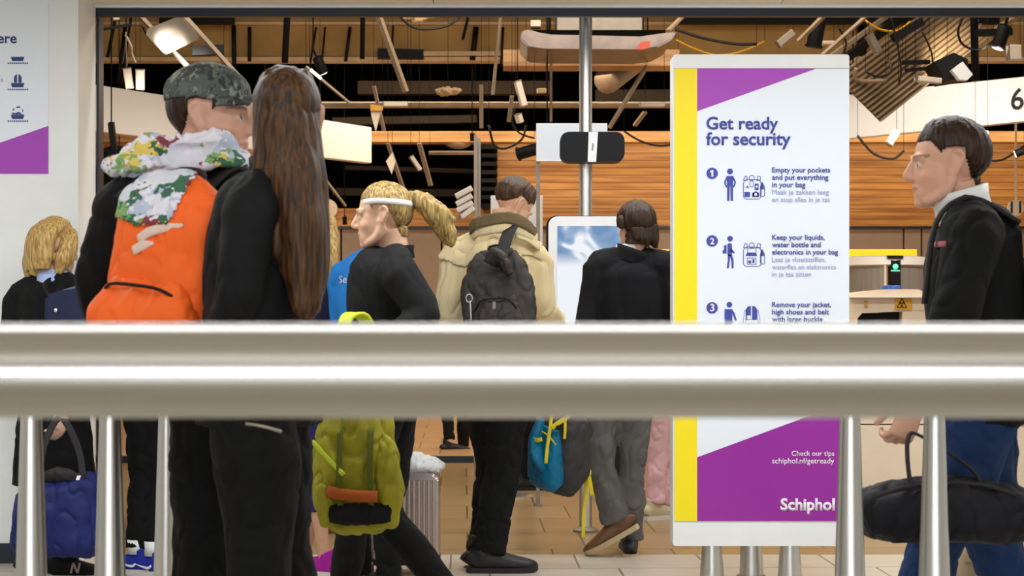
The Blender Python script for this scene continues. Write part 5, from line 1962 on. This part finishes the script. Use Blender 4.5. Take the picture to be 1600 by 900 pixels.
pts = [on_cloth(p['jacket'], x, 384 - (x - 1440) * .08) for x in (1446, 1454, 1462, 1470, 1478)]
pts = [q for q in pts if q]
if len(pts) > 1:
    b = new(); tube(b, pts, [(.008, .003)] * len(pts), n=10, ref=(0, 0, 1)); obj('red_piping', b, fabric('red_white_piping', 'b0656c'), p['root'], smooth=True)
mpk = back_matrix(p, 1.0, .16, tilt=2)
bk = backpack('backpack', 'black backpack on the back of the right edge walker', 'backpack', mpk, .30, .46, .16, dict(body=F_charcoal, strap=F_strap), fold=.008, seed=14)
b = new(); a = p['rig']['shL'].lerp(p['rig']['neck'], .4)
strap(b, [a - p['rig'].fwd * .13, a + Vector((0, 0, .07)), a + p['rig'].fwd * .09, a + p['rig'].fwd * .12 - Vector((0, 0, .22))], .05, .014, ref=p['rig'].right); obj('shoulder_strap', b, F_strap, bk, smooth=True)
# dark holdall carried low in his near hand
D = 3.97
t = thing('holdall', 'long dark navy holdall carried low in front of the blue jeans', 'bag', P(1475, 850, D))
b = new()
tube(b, [P(1340, 808, D), P(1352, 805, D), P(1400, 800, D), P(1480, 797, D), P(1560, 800, D), P(1608, 805, D), P(1622, 808, D)], [(.04, .05), (.062, .08), (.080, .115), (.088, .12), (.080, .115), (.062, .08), (.04, .05)], n=28, ref=(0, 0, 1), sub=3, power=2.6)
link('body', bake(b, .008, 3, .010, 9, seed=3), fabric('ink_navy_nylon', '0c0d15', rough=.6), t)
b = new(); tube(b, [P(1370, 775, D - .10), P(1440, 757, D - .08), P(1530, 757, D - .08), P(1590, 775, D - .10)], .006, n=8); obj('zip', b, F_strap, t, smooth=True)
for dy in (-.06, .05):
    b = new(); strap(b, [P(1425, 772, D + dy), P(1418, 720, D + dy * .4), P(1420, 682, D), P(1440, 682, D), P(1520, 735, D + dy * .4), P(1530, 770, D + dy)], .024, .008, ref=(0, 1, 0)); obj('handle', b, F_strap, t, smooth=True)
# pale beige case by his feet
D = 4.95
t = thing('carry_on', 'pale beige soft carry-on case at the lower right corner', 'suitcase', Vector((xb(1545, D), D, 0)))
b = new(); box(b, xb(1506, D), xb(1590, D), D, D + .22, .04, zb(853, D), .03); link('body', bake(b, .01, 2, .006, 10), fabric('beige_canvas', '9b8a6e'), t)
b = new(); box(b, xb(1508, D), xb(1588, D), D - .008, D + .01, zb(879, D), zb(877, D)); obj('zip', b, M['grey_metal'], t)
for px in (1514, 1580):
    b = new(); lathe(b, [(.024, -.01), (.024, .01)], (xb(px, D), D + .06, .025), mtx=Matrix.Rotation(PI / 2, 4, 'Y')); obj('wheel', b, M['black'], t, autosmooth=35)
# ================================================================== THE OPENED CEILING
def bar(name, label, cat, p0, p1, wd, m, th=None, group=None):
    b = new(); beam(b, p0, p1, wd, th or wd * .5)
    return tag(obj(name, b, m), label, cat, group)


def rod(name, label, cat, pts, r, m, group=None, n=8, sub=4):
    b = new(); tube(b, pts, r, n=n, sub=sub)
    return tag(obj(name, b, m, smooth=True), label, cat, group)


def hang(o, p, top=5.2, r=.002):
    """thin wire from a fitting up to the ceiling slab"""
    b = new(); tube(b, [p, Vector((p[0], p[1], top))], r, n=6, sub=1)
    return obj('wire', b, M['black'], o, smooth=True)


# big tan beams across the void
D = 16.2
b = new(); box(b, -9.9, 9.9, D, D + .12, zb(88, D), 5.2); 
tag(obj('concrete_beam', b, M['concrete']), 'wide stained tan concrete beam across the top of the opened ceiling', 'beam')
b = new(); box(b, -9.9, 9.9, D - .05, D + .12, zb(96.5, D), zb(90, D))
tag(obj('beam_flange', b, M['pale_flange']), 'pale flange running along the underside of tan concrete beam', 'beam')
b = new(); box(b, -9.9, 9.9, D - .06, D - .005, zb(40, D), zb(36, D))
tag(obj('cable_rail', b, M['pale_flange']), 'thin pale rail along the face of tan concrete beam', 'rail')
D = 13.6
b = new(); box(b, xb(786, D), xb(1062, D), D, D + .3, zb(103, D), zb(77, D), .004)
tag(obj('timber_beam', b, M['wood_beam']), 'pinkish timber beam behind the steel pole, under the duct unit', 'beam')
D = 16.8
rod('pipe', 'pale horizontal pipe crossing the dark ceiling above the banners', 'pipe', [P(330, 164, D), P(1060, 164, D)], .035, M['strut'], sub=1, n=14)
o_ = rod('pipe', 'second pipe lower down, thin and grey, crossing left of the slim post', 'pipe', [P(670, 239, D), P(745, 239, D)], .022, M['strut'], sub=1, n=12)
hang(o_, P(672, 239, D)); hang(o_, P(743, 239, D))
D = 18.2
b = new(); box(b, -9.8, 9.8, D, D + .25, zb(222, D), zb(205, D), .004)
tag(obj('timber_beam', b, M['wood_beam']), 'long timber beam along the top of the wooden wall cladding', 'beam')
# duct unit near the top centre
D = 12.0
du = thing('duct_unit', 'shiny galvanised duct unit with rounded ends hanging at top centre', 'duct', P(935, 78, D))
b = new()
prism(b, pxp([(812, 60), (817, 47), (828, 46), (860, 56), (1000, 57), (1035, 52), (1058, 48), (1050, 62), (1028, 74), (1000, 77), (850, 76), (826, 74)], D), D, D + .7)
bmesh.ops.bevel(b, geom=list(b.edges), offset=.01, segments=2, affect='EDGES')
obj('shell', b, M['galv'], du, autosmooth=30)
b = new(); box(b, xb(870, D), xb(1005, D), D + .05, D + .65, zb(47, D), zb(10, D), .01); obj('upper_box', b, M['grey_metal'], du)
b = new(); box(b, xb(828, D), xb(1040, D), D + .02, D + .68, zb(56, D), zb(46, D)); obj('shadow_gap', b, M['void'], du)
b = new(); prism(b, pxp([(993, 77.5), (1001, 66), (1016, 64), (1014, 75), (1005, 77.5)], D), D - .006, D + .01); obj('red_tape', b, M['red_tape'], du)
b = new(); box(b, xb(829, D), xb(845, D), D - .02, D + .1, zb(42, D), zb(32, D), .004); obj('junction_box', b, M['white_box'], du)
for px in (860, 1010):
    b = new(); tube(b, [P(px, 47, D) + Vector((0, .35, 0)), Vector((xb(px, D), D + .35, 5.2))], .01, n=8, sub=1); obj('hanging_rod', b, M['black'], du)
b = new()
c0, c1 = P(1012, 78, 14.6), P(946, 128, 14.0)
n_ = 22
tube(b, [c0.lerp(c1, i / n_) for i in range(n_ + 1)], [.118 + .005 * (i % 2) for i in range(n_ + 1)], n=20, sub=1)
fd = tag(obj('flexible_duct', b, M['strut'], smooth=True), 'tan flexible duct bending down right of the steel pole', 'duct')
hang(fd, c0, r=.006)
# dim trunking and ducts that fill the dark
DIM = mat('dusty_dark_metal', '2c2115', 0.8, 0.2, vary=0.3, vscale=3)
for lab, a, c_, D, th in (('black trunking along the top of the opening right of the duct unit', (1060, 31), (1560, 31), 15.9, .09),
                          ('black trunking along the top left of the opening', (250, 31), (366, 31), 15.9, .09),
                          ('dusty dark duct behind the long pale pipe, left of the steel pole', (560, 138), (860, 138), 19.0, .16),
                          ('dusty dark duct behind the pipe, between steel pole and sign', (930, 150), (1050, 150), 19.2, .14),
                          ('dusty dark rail below the long pipe, left half', (520, 190), (745, 186), 19.0, .09),
                          ('dusty dark rail inside the black bay above the blonde walker', (520, 300), (735, 302), 20.6, .10),
                          ('dusty dark pipe high inside the black bay', (540, 262), (745, 268), 20.6, .06)):
    o_ = bar('trunking', lab, 'trunking', P(*a, D), P(*c_, D), th, M['black'] if 'black trunking' in lab else DIM, th)
    for q_ in (P(*a, D), P(*c_, D)):
        hang(o_, q_ + (P(*c_, D) - P(*a, D)) * (.02 if q_ == P(*a, D) else -.02))

# struts, rods, boxes and cables, each by itself
D = 13.0
struts = [
    ('flat galvanised strut slanting down at top left of the ceiling', (218, 24), (300, 112), 11.0, .05),
    ('long galvanised strut slanting past the tilted square lamp', (287, 24), (382, 130), 10.5, .05),
    ('pale strut slanting down at the top centre left', (590, 20), (634, 143), 12.0, .055),
    ('short pale strut hanging beside the yellow tag', (584, 134), (600, 204), 13.0, .03),
    ('pale strut hanging low below the timber beam', (606, 224), (632, 300), 13.0, .035),
    ('grey strut hanging below the beam right of the cream tag', (655, 224), (673, 290), 13.4, .04),
    ('short upright pale strut left of the slim post', (752, 132), (752, 200), 13.0, .035),
    ('thin strut slanting upward beside the duct unit', (1044, 48), (1070, 22), 11.0, .035),
    ('long strut slanting down right of the steel pole', (1011, 103), (952, 200), 12.6, .045),
    ('bent pale strut right of the sign top, slanting', (1355, 24), (1285, 86), 11.0, .04),
    ('pale strut slanting above the top of the sign', (1288, 24), (1248, 64), 11.0, .04),
    ('grey strut slanting at the far upper right', (1590, 24), (1556, 46), 11.5, .05),
    ('thin pale strut hanging left of the white board', (782, 22), (770, 148), 12.4, .025),
    ('thin strut slanting behind the long haired woman', (478, 104), (545, 160), 12.0, .03),
    ('thin grey strut standing on the white board', (861, 96), (861, 190), 13.0, .022),
    ('pale strut dangling below the left banner', (500, 270), (540, 322), 14.0, .03),
    ('short strut slanting below the long pale pipe right of pole', (1008, 175), (992, 196), 13.5, .04),
    ('wide pale slat slanting just left of the white board', (800, 150), (795, 190), 12.0, .03),
]
for lab, a, c_, D, wd in struts:
    p0, p1 = P(*a, D), P(*c_, D + .15)
    if a[1] < 30:
        p0 = p0 + (p0 - p1) * ((5.2 - p0.z) / (p0.z - p1.z))
    o_ = bar('ceiling_strut', lab, 'strut', p0, p1, wd, M['strut'], group='loose ceiling struts')
    if a[1] >= 30:
        hang(o_, p0 if p0.z > p1.z else p1)
rods = [
    ('thick black hanger with clamp at the top left of centre', (449, 20), (445, 98), 11.0, .024),
    ('second thick black hanger, left of the pale strut', (567, 20), (566, 92), 11.0, .018),
    ('thin leaning black rod right of the first thick hanger', (494, 42), (484, 104), 12.0, .008),
    ('thin black rod nearly upright above the long hair', (508, 42), (502, 108), 12.0, .008),
    ('leaning black rod between the two thick hangers', (547, 42), (540, 96), 12.0, .013),
    ('thin black rod right of the pale centre strut', (614, 40), (612, 90), 12.0, .008),
    ('leaning black rod with a plug end near the dark cable', (733, 20), (723, 62), 12.0, .012),
    ('wide black rod left of the duct unit', (744, 42), (738, 94), 12.0, .022),
    ('thin black rod at the edge of duct unit', (786, 42), (783, 104), 12.0, .010),
    ('tall black upright at far right, above the banner', (1522, 24), (1524, 126), 11.5, .03),
    ('black upright behind the slanting cable tray', (1347, 38), (1347, 86), 12.5, .04),
    ('leaning black rod at the far top left of the opening', (180, 30), (168, 90), 12.5, .014),
    ('second leaning black rod at top left, beside white cord', (196, 40), (184, 130), 12.5, .016),
    ('thin black rod at top left running down to banner', (204, 30), (190, 132), 12.5, .010),
    ('black upright above the camouflage cap', (365, 40), (366, 100), 12.0, .018),
    ('thin black upright right of the camouflage cap', (390, 42), (390, 96), 12.0, .014),
    ('short black rod with a clamp over the right banner', (1428, 40), (1430, 70), 12.0, .02),
    ('thin dark rod behind the fallen black spotlight', (1459, 68), (1460, 112), 11.8, .012),
]
for lab, a, c_, D, r in rods:
    if a[1] >= 36:                                   # fixed to the face of the concrete beam
        k = 16.14 / D
        rod('hanging_rod', lab, 'rod', [P(*a, 16.14), P(*c_, 16.14)], r * k, M['black'], 'black hanging rods', sub=1)
    else:
        p0, p1 = P(*a, D), P(*c_, D)
        e = p0 + (p0 - p1) * ((5.2 - p0.z) / (p0.z - p1.z))
        rod('hanging_rod', lab, 'rod', [e, p1], r, M['black'], 'black hanging rods', sub=1)
hs = [
    ('dark cable loop drooping at the top centre', [(622, 22), (640, 40), (665, 46), (700, 40), (722, 24)], 11.5, .009, 'cable'),
    ('dark cable drooping from duct unit toward the sign', [(1056, 46), (1100, 60), (1150, 69), (1182, 69)], 12.0, .012, 'cable'),
    ('yellow cable sagging behind the top of the sign', [(1056, 62), (1085, 76), (1120, 86), (1160, 80), (1195, 64)], 12.4, .008, 'yellow_cable'),
    ('orange yellow cable loop at the upper right', [(1352, 32), (1375, 46), (1402, 48), (1422, 34)], 11.6, .009, 'yellow_cable'),
    ('dark looped cable right of the slim post', [(764, 196), (772, 226), (790, 232), (815, 218), (822, 196)], 12.6, .010, 'cable'),
    ('dark cable hanging between slim post and board', [(805, 168), (800, 190), (812, 208), (835, 216)], 12.2, .008, 'cable'),
    ('black cable drooping across wood right of sensor unit', [(975, 205), (1000, 220), (1030, 228), (1060, 224)], 15.0, .010, 'cable'),
    ('black cable sagging under right banner left part', [(1340, 212), (1365, 240), (1395, 248), (1412, 236)], 13.5, .011, 'cable'),
    ('black cable sagging toward the small lamp at the right', [(1524, 244), (1548, 251), (1570, 248), (1600, 228)], 14.0, .011, 'cable'),
    ('thin dark cable crossing the tray at right', [(1392, 24), (1402, 70), (1408, 110), (1404, 132)], 11.2, .007, 'cable'),
    ('thin dark cable arcing over the cable tray', [(1440, 48), (1455, 80), (1460, 108), (1480, 118)], 11.2, .007, 'cable'),
    ('tangled dark cable loop at the foot of tray', [(1352, 112), (1372, 120), (1392, 112), (1388, 90)], 11.2, .008, 'cable'),
    ('dark cable loop beside the tall black upright', [(1505, 26), (1497, 50), (1505, 70), (1530, 78), (1552, 64)], 11.3, .009, 'cable'),
    ('ochre pipe bending at the lower left of tray', [(1338, 106), (1336, 122), (1350, 127), (1384, 126)], 11.6, .016, 'strut'),
    ('dark thin cable arcing left of tray behind the sign', [(1310, 42), (1322, 66), (1318, 84)], 11.4, .008, 'cable'),
    ('dark cable hanging left near the tilted square lamp', [(222, 40), (230, 55), (243, 64), (258, 82)], 10.8, .008, 'cable'),
    ('pale cord hanging on left above the white tubes', [(196, 54), (205, 72), (206, 84), (212, 98)], 11.8, .009, 'white_box'),
    ('thin cord hanging down to first white tube', [(197, 50), (198, 106)], 11.6, .004, 'white_box'),
]
for lab, pts, D, r, m in hs:
    q_ = [P(x, y, D + .06 * i) for i, (x, y) in enumerate(pts)]
    o_ = rod('ceiling_cable', lab, 'cable', q_, r, M[m], 'loose ceiling cables')
    hang(o_, q_[0]); hang(o_, q_[-1])


def wbox(label, p0, p1, D, wd, th, m='white_box', name='ceiling_light', cat='light fitting', lens=None, group=None):
    a, c_ = P(*p0, D), P(*p1, D + .02)
    t = thing(name, label, cat, (a + c_) / 2, group)
    b = new(); beam(b, a, c_, th, wd, up=Vector((0, 0, 1)), bev=.008)
    obj('housing', b, M[m], t)
    e = new(); beam(e, a.lerp(c_, .0), a.lerp(c_, .06), th * 1.05, wd * 1.06)
    obj('end_cap', e, M['grey_metal'], t)
    hang(t, a if a.z > c_.z else c_)
    return t


wbox('upright white tube fitting on the left banner, left one', (198, 106), (203, 139), 11.6, .055, .055)
wbox('upright white tube fitting on the left banner, right one', (219, 108), (219, 141), 11.6, .058, .058)
wbox('tilted white box dangling left of the steel pole', (808, 126), (819, 166), 11.8, .05, .05)
wbox('small white box below tilted one, left of white board', (809, 178), (813, 192), 11.8, .045, .05)
wbox('flat white box hanging under a thin wire at centre', (598, 163), (637, 163), 12.4, .04, .06)
wbox('tilted cream box floating below the timber beam', (642, 244), (657, 266), 12.8, .035, .05)
wbox('flat white box on the long pipe right of pole', (999, 164), (1038, 164), 13.0, .036, .06)
wbox('grey metal box hanging beside the slanting cable tray', (1358, 55), (1372, 82), 11.0, .05, .06, 'grey_metal')
wbox('white box lying at foot of the cable tray', (1430, 123), (1470, 127), 11.0, .04, .06)
wbox('small white box above the right banner, upper right', (1574, 82), (1594, 82), 11.2, .11, .05)
wbox('small pale box over the top edge of sign', (1281, 67), (1303, 67), 12.4, .03, .06)
wbox('slanted grey white panel left of the sign top struts', (1215, 70), (1239, 50), 11.8, .06, .06, 'grey_metal')
wbox('small pale box above the right shoulder of right walker', (1528, 210), (1543, 210), 13.0, .06, .05)
wbox('pale box hanging under the right banner near the sign', (1388, 226), (1401, 205), 13.0, .06, .05)
wbox('small white box at the far top left corner', (176, 28), (186, 27), 11.6, .04, .04)
wbox('yellowish box in the dark left of the pole', (840, 142), (853, 142), 13.5, .04, .05, 'pale_flange')
wbox('bright tube fitting glowing above the long hair', (484, 108), (502, 123), 12.0, .02, .03, 'bulb_soft')
# stack of four tilted cream plates
for i, (a, c_, word) in enumerate((((712, 308), (738, 294), 'topmost'), ((713, 320), (738, 306), 'second from top'), ((714, 330), (739, 317), 'third from top'), ((721, 340), (741, 325), 'lowest'))):
    p0, p1 = P(*a, 8.5), P(*c_, 8.5)
    b = new(); beam(b, p0, p1, .08, .030, bev=.006)
    tag(obj('light_plate', b, M['white_box']), word + ' of four tilted cream plates left of the trench coat', 'plate', 'tilted cream plates')
bar('plate_arm', 'crooked pale arm holding the four tilted cream plates', 'arm', P(707, 347, 8.53), P(744, 318, 8.53), .028, M['strut'])
# pennant-like cream tags
for lab, pts, D in (('cream pointed tag with yellow top hanging at upper centre', [(579, 168), (598, 168), (594, 178), (587, 206), (580, 180)], 12.6),
                    ('cream torn tag hanging below the timber beam', [(603, 252), (613, 238), (618, 252), (612, 272)], 12.6)):
    b = new(); prism(b, pxp(pts, D), D, D + .02)
    o_ = tag(obj('hanging_tag', b, M['cream']), lab, 'tag'); hang(o_, P(*pts[1], D + .01))
b = new(); prism(b, pxp([(579, 163), (598, 166), (598, 173), (579, 173)], 12.58), 12.57, 12.585)
tag(obj('yellow_tape', b, M['yellow_cable']), 'scrap of yellow tape at top of the pointed tag', 'tape')
# the tilted square lamp with a bare bright bulb
D = 10.6
lp = thing('square_lamp', 'tilted grey square lamp with one bright bulb at top left', 'lamp', P(268, 62, D))
b = new()
q = [P(228, 54, D), P(287, 30, D + .35), P(309, 62, D + .25), P(258, 86, D - .1)]
f = [b.verts.new(p) for p in q]; g = [b.verts.new(p + Vector((0, .05, .05))) for p in q]
b.faces.new(f); b.faces.new(g[::-1])
for i in range(4):
    b.faces.new((f[i], g[i], g[(i + 1) % 4], f[(i + 1) % 4]))
obj('plate', b, M['dark_metal'], lp)
b = new(); ball(b, P(270, 66, D - .08), .022); obj('bulb', b, M['bulb'], lp, smooth=True)
b = new(); lathe(b, [(.05, 0), (.04, .03), (.03, .06)], P(270, 66, D - .02), mtx=Matrix.Rotation(-PI / 2, 4, 'X')); obj('socket', b, M['black'], lp)
b = new(); tube(b, [P(287, 30, D + .35), P(289, -60, D + .35)], .012, n=8, sub=1); obj('arm', b, M['black'], lp)
# spotlights
def spot(label, p, D, tilt, lens=True, size=1.0, white=False):
    t = thing('spotlight', label, 'spotlight', P(*p, D), 'ceiling spotlights')
    m = Matrix.Translation(P(*p, D)) @ Matrix.Rotation(tilt, 4, 'Y') @ Matrix.Rotation(math.radians(25), 4, 'X') @ Matrix.Scale(size, 4)
    b = new(); lathe(b, [(.045, .16), (.05, .15), (.05, 0), (.06, -.01)], n=24); bmesh.ops.transform(b, matrix=m, verts=b.verts)
    obj('can', b, M['black'], t, autosmooth=35)
    b = new(); lathe(b, [(.044, -.012), (.044, -.016)], n=24); bmesh.ops.transform(b, matrix=m, verts=b.verts)
    obj('lens', b, M['bulb'] if lens else M['white_box'], t)
    b = new(); beam(b, (0, 0, .15), (0, 0, .26), .02, .02); bmesh.ops.transform(b, matrix=m, verts=b.verts)
    obj('bracket', b, M['black'], t)
    hang(t, m @ Vector((0, 0, .25)), r=.006)
    return t


spot('small lit spotlight at the upper right above the banner', (1560, 72), 11.4, .2)
spot('small lit spotlight pair member above the long haired woman', (505, 112), 12.4, -.4, size=.8)
spot('black spotlight above the sign top without light', (1272, 70), 12.0, .1, False, 1.2)
spot('black track spotlight below the white board, left', (812, 240), 12.5, 1.35, False)
spot('small lit lamp at right under the right banner', (1588, 240), 13.8, 1.2, True, .7)
spot('small lit downlight on the timber beam at the slim post', (738, 219), 16.5, 0, True, .5)
spot('small lit downlight on wood beside the blonde runner', (539, 349), 19.2, 0, True, .55)
spot('small lit lamp in the distance left of capped walker', (168, 272), 16.0, .8, True, .9)
bx = thing('projector', 'fallen black projector with white square face above the right banner', 'projector', P(1495, 110, 11.2))
b = new(); prism(b, pxp([(1460, 96), (1490, 82), (1512, 92), (1515, 120), (1478, 126)], 11.2), 11.2, 11.5); obj('case', b, M['black'], bx)
b = new(); prism(b, pxp([(1486, 110), (1503, 97), (1519, 117), (1510, 126), (1498, 125)], 11.15), 11.13, 11.19); obj('white_face', b, M['white'], bx)
# slanting ribbed cable tray at the upper right
t = thing('cable_tray', 'wide ribbed tan cable tray slanting down to the sign at upper right', 'cable tray', P(1420, 80, 12))
q0, q1 = P(1322, 150, 11.6), P(1500, 16, 12.6)
for i in range(13):
    o_ = Vector((.0, .02 * i, .0)) + Vector((0.030 * i - .06, 0, -.024 * i + .14)) * 1.05
    b = new(); beam(b, q0 + o_, q1 + o_, .03, .012)
    obj('rib', b, M['strut'], t)
b = new()
e0 = Vector((-.065, .02, .13)); e1 = Vector((.325, .28, -.16))
vs = [b.verts.new(q) for q in (q0 + e0, q0 + e1, q1 + e1, q1 + e0)]
ws = [b.verts.new(q + Vector((0, .012, .008))) for q in (q0 + e0, q0 + e1, q1 + e1, q1 + e0)]
b.faces.new(vs); b.faces.new(ws[::-1])
for i in range(4):
    b.faces.new((vs[i], ws[i], ws[(i + 1) % 4], vs[(i + 1) % 4]))
obj('tray_base', b, M['concrete'], t)
hang(t, q1 + Vector((0, 0, .1)))
b = new(); beam(b, q0 + Vector((-.12, 0, .20)), q1 + Vector((-.12, 0, .20)), .05, .06); obj('side_rail', b, M['black'], t)
b = new(); beam(b, q0 + Vector((-.2, .05, .24)), q1 + Vector((-.2, .05, .24)), .04, .03); obj('side_rail', b, M['strut'], t)
for i, (lab, a, c_, th) in enumerate((
        ('upper of two black conduits crossing above the banner', (1410, 98), (1452, 97), .03),
        ('lower of two black conduits crossing above the banner', (1415, 110), (1460, 106), .025),
        ('black bracket arm from the tall upright to right', (1524, 52), (1580, 50), .05),
        ('black trunking at the top of the right side', (1395, 60), (1440, 34), .06),
        ('thin black conduit over concrete beam at upper left', (160, 46), (206, 38), .02),
        ('black trunking on the top left over the square lamp', (300, 80), (350, 78), .07),
        ('black duct section running under the pale flange at centre', (590, 84), (662, 86), .10),
        ('white broken duct section right of the black duct', (662, 84), (782, 84), .045))):
    D0 = 16.1 if i > 5 else 11.4
    q0_, q1_ = P(*a, D0), P(*c_, D0 + .05)
    o_ = bar('conduit', lab, 'conduit', q0_, q1_, th, M['pale_flange'] if i == 7 else M['black'], th)
    if i <= 5:
        hang(o_, q0_); hang(o_, q1_)
# dark slat ends at the left edge of the timber cladding
for i in range(8):
    y = 228 + i * 13
    b = new(); box(b, xb(753, 19.6), xb(777, 19.6), 19.5, 19.96, zb(y + 6, 19.6), zb(y, 19.6))
    lab = ('topmost', 'second', 'third', 'fourth', 'fifth', 'sixth', 'seventh', 'lowest')[i] + ' black slat end at the left edge of the wooden cladding'
    tag(obj('slat_end', b, M['black']), lab, 'slat', 'black slat ends')
b = new(); ball(b, P(716, 221, 18.3), .17, .1, .09)
tag(obj('dome_fitting', b, M['strut'], smooth=True), 'dim round dome fitting under the timber beam', 'light fitting')
b = new(); lathe(b, [(.13, 0), (.13, .05), (.05, .06)], P(512, 327, 19.93), mtx=Matrix.Rotation(PI / 2, 4, 'X'), n=28)
tag(obj('wall_speaker', b, M['cream'], autosmooth=35), 'round cream speaker on wood beside the long brown hair', 'speaker')
# torn insulation left in the dark
for i, (lab, p, sx) in enumerate((('crumpled pale insulation scrap at the top centre', (655, 26), .14), ('torn tan scrap in the dark right of the pale centre strut', (700, 142), .12))):
    c_ = P(*p, 13.2)
    b = new(); ball(b, c_, sx, .08, .04)
    me = bake(b, .02, 1, .05, 12, seed=i * 3.1)
    hang(tag(link('insulation_scrap', me, M['pale_flange']), lab, 'scrap'), c_)

spot('large black hanging lamp can left of the capped walker', (186, 300), 12.2, 0, False, 2.2)
spot('smaller black hanging lamp can beside the left partition edge', (162, 312), 12.6, .1, False, 1.7)
# the fittings that light the two white panels
for nm, loc, tgt, pw in (('panel_spot', P(270, 66, 10.45), P(205, 168, 13.6), 1700), ('panel_spot', P(1560, 78, 11.35), P(1390, 170, 15.2), 420)):
    d_ = bpy.data.lights.new(nm, 'SPOT'); d_.energy = pw; d_.color = (1, .93, .84); d_.spot_size = math.radians(48); d_.spot_blend = .9; d_.shadow_soft_size = .06
    o_ = bpy.data.objects.new(nm, d_); COL.objects.link(o_); o_.location = loc
    o_.rotation_euler = (tgt - loc).to_track_quat('-Z', 'Y').to_euler()
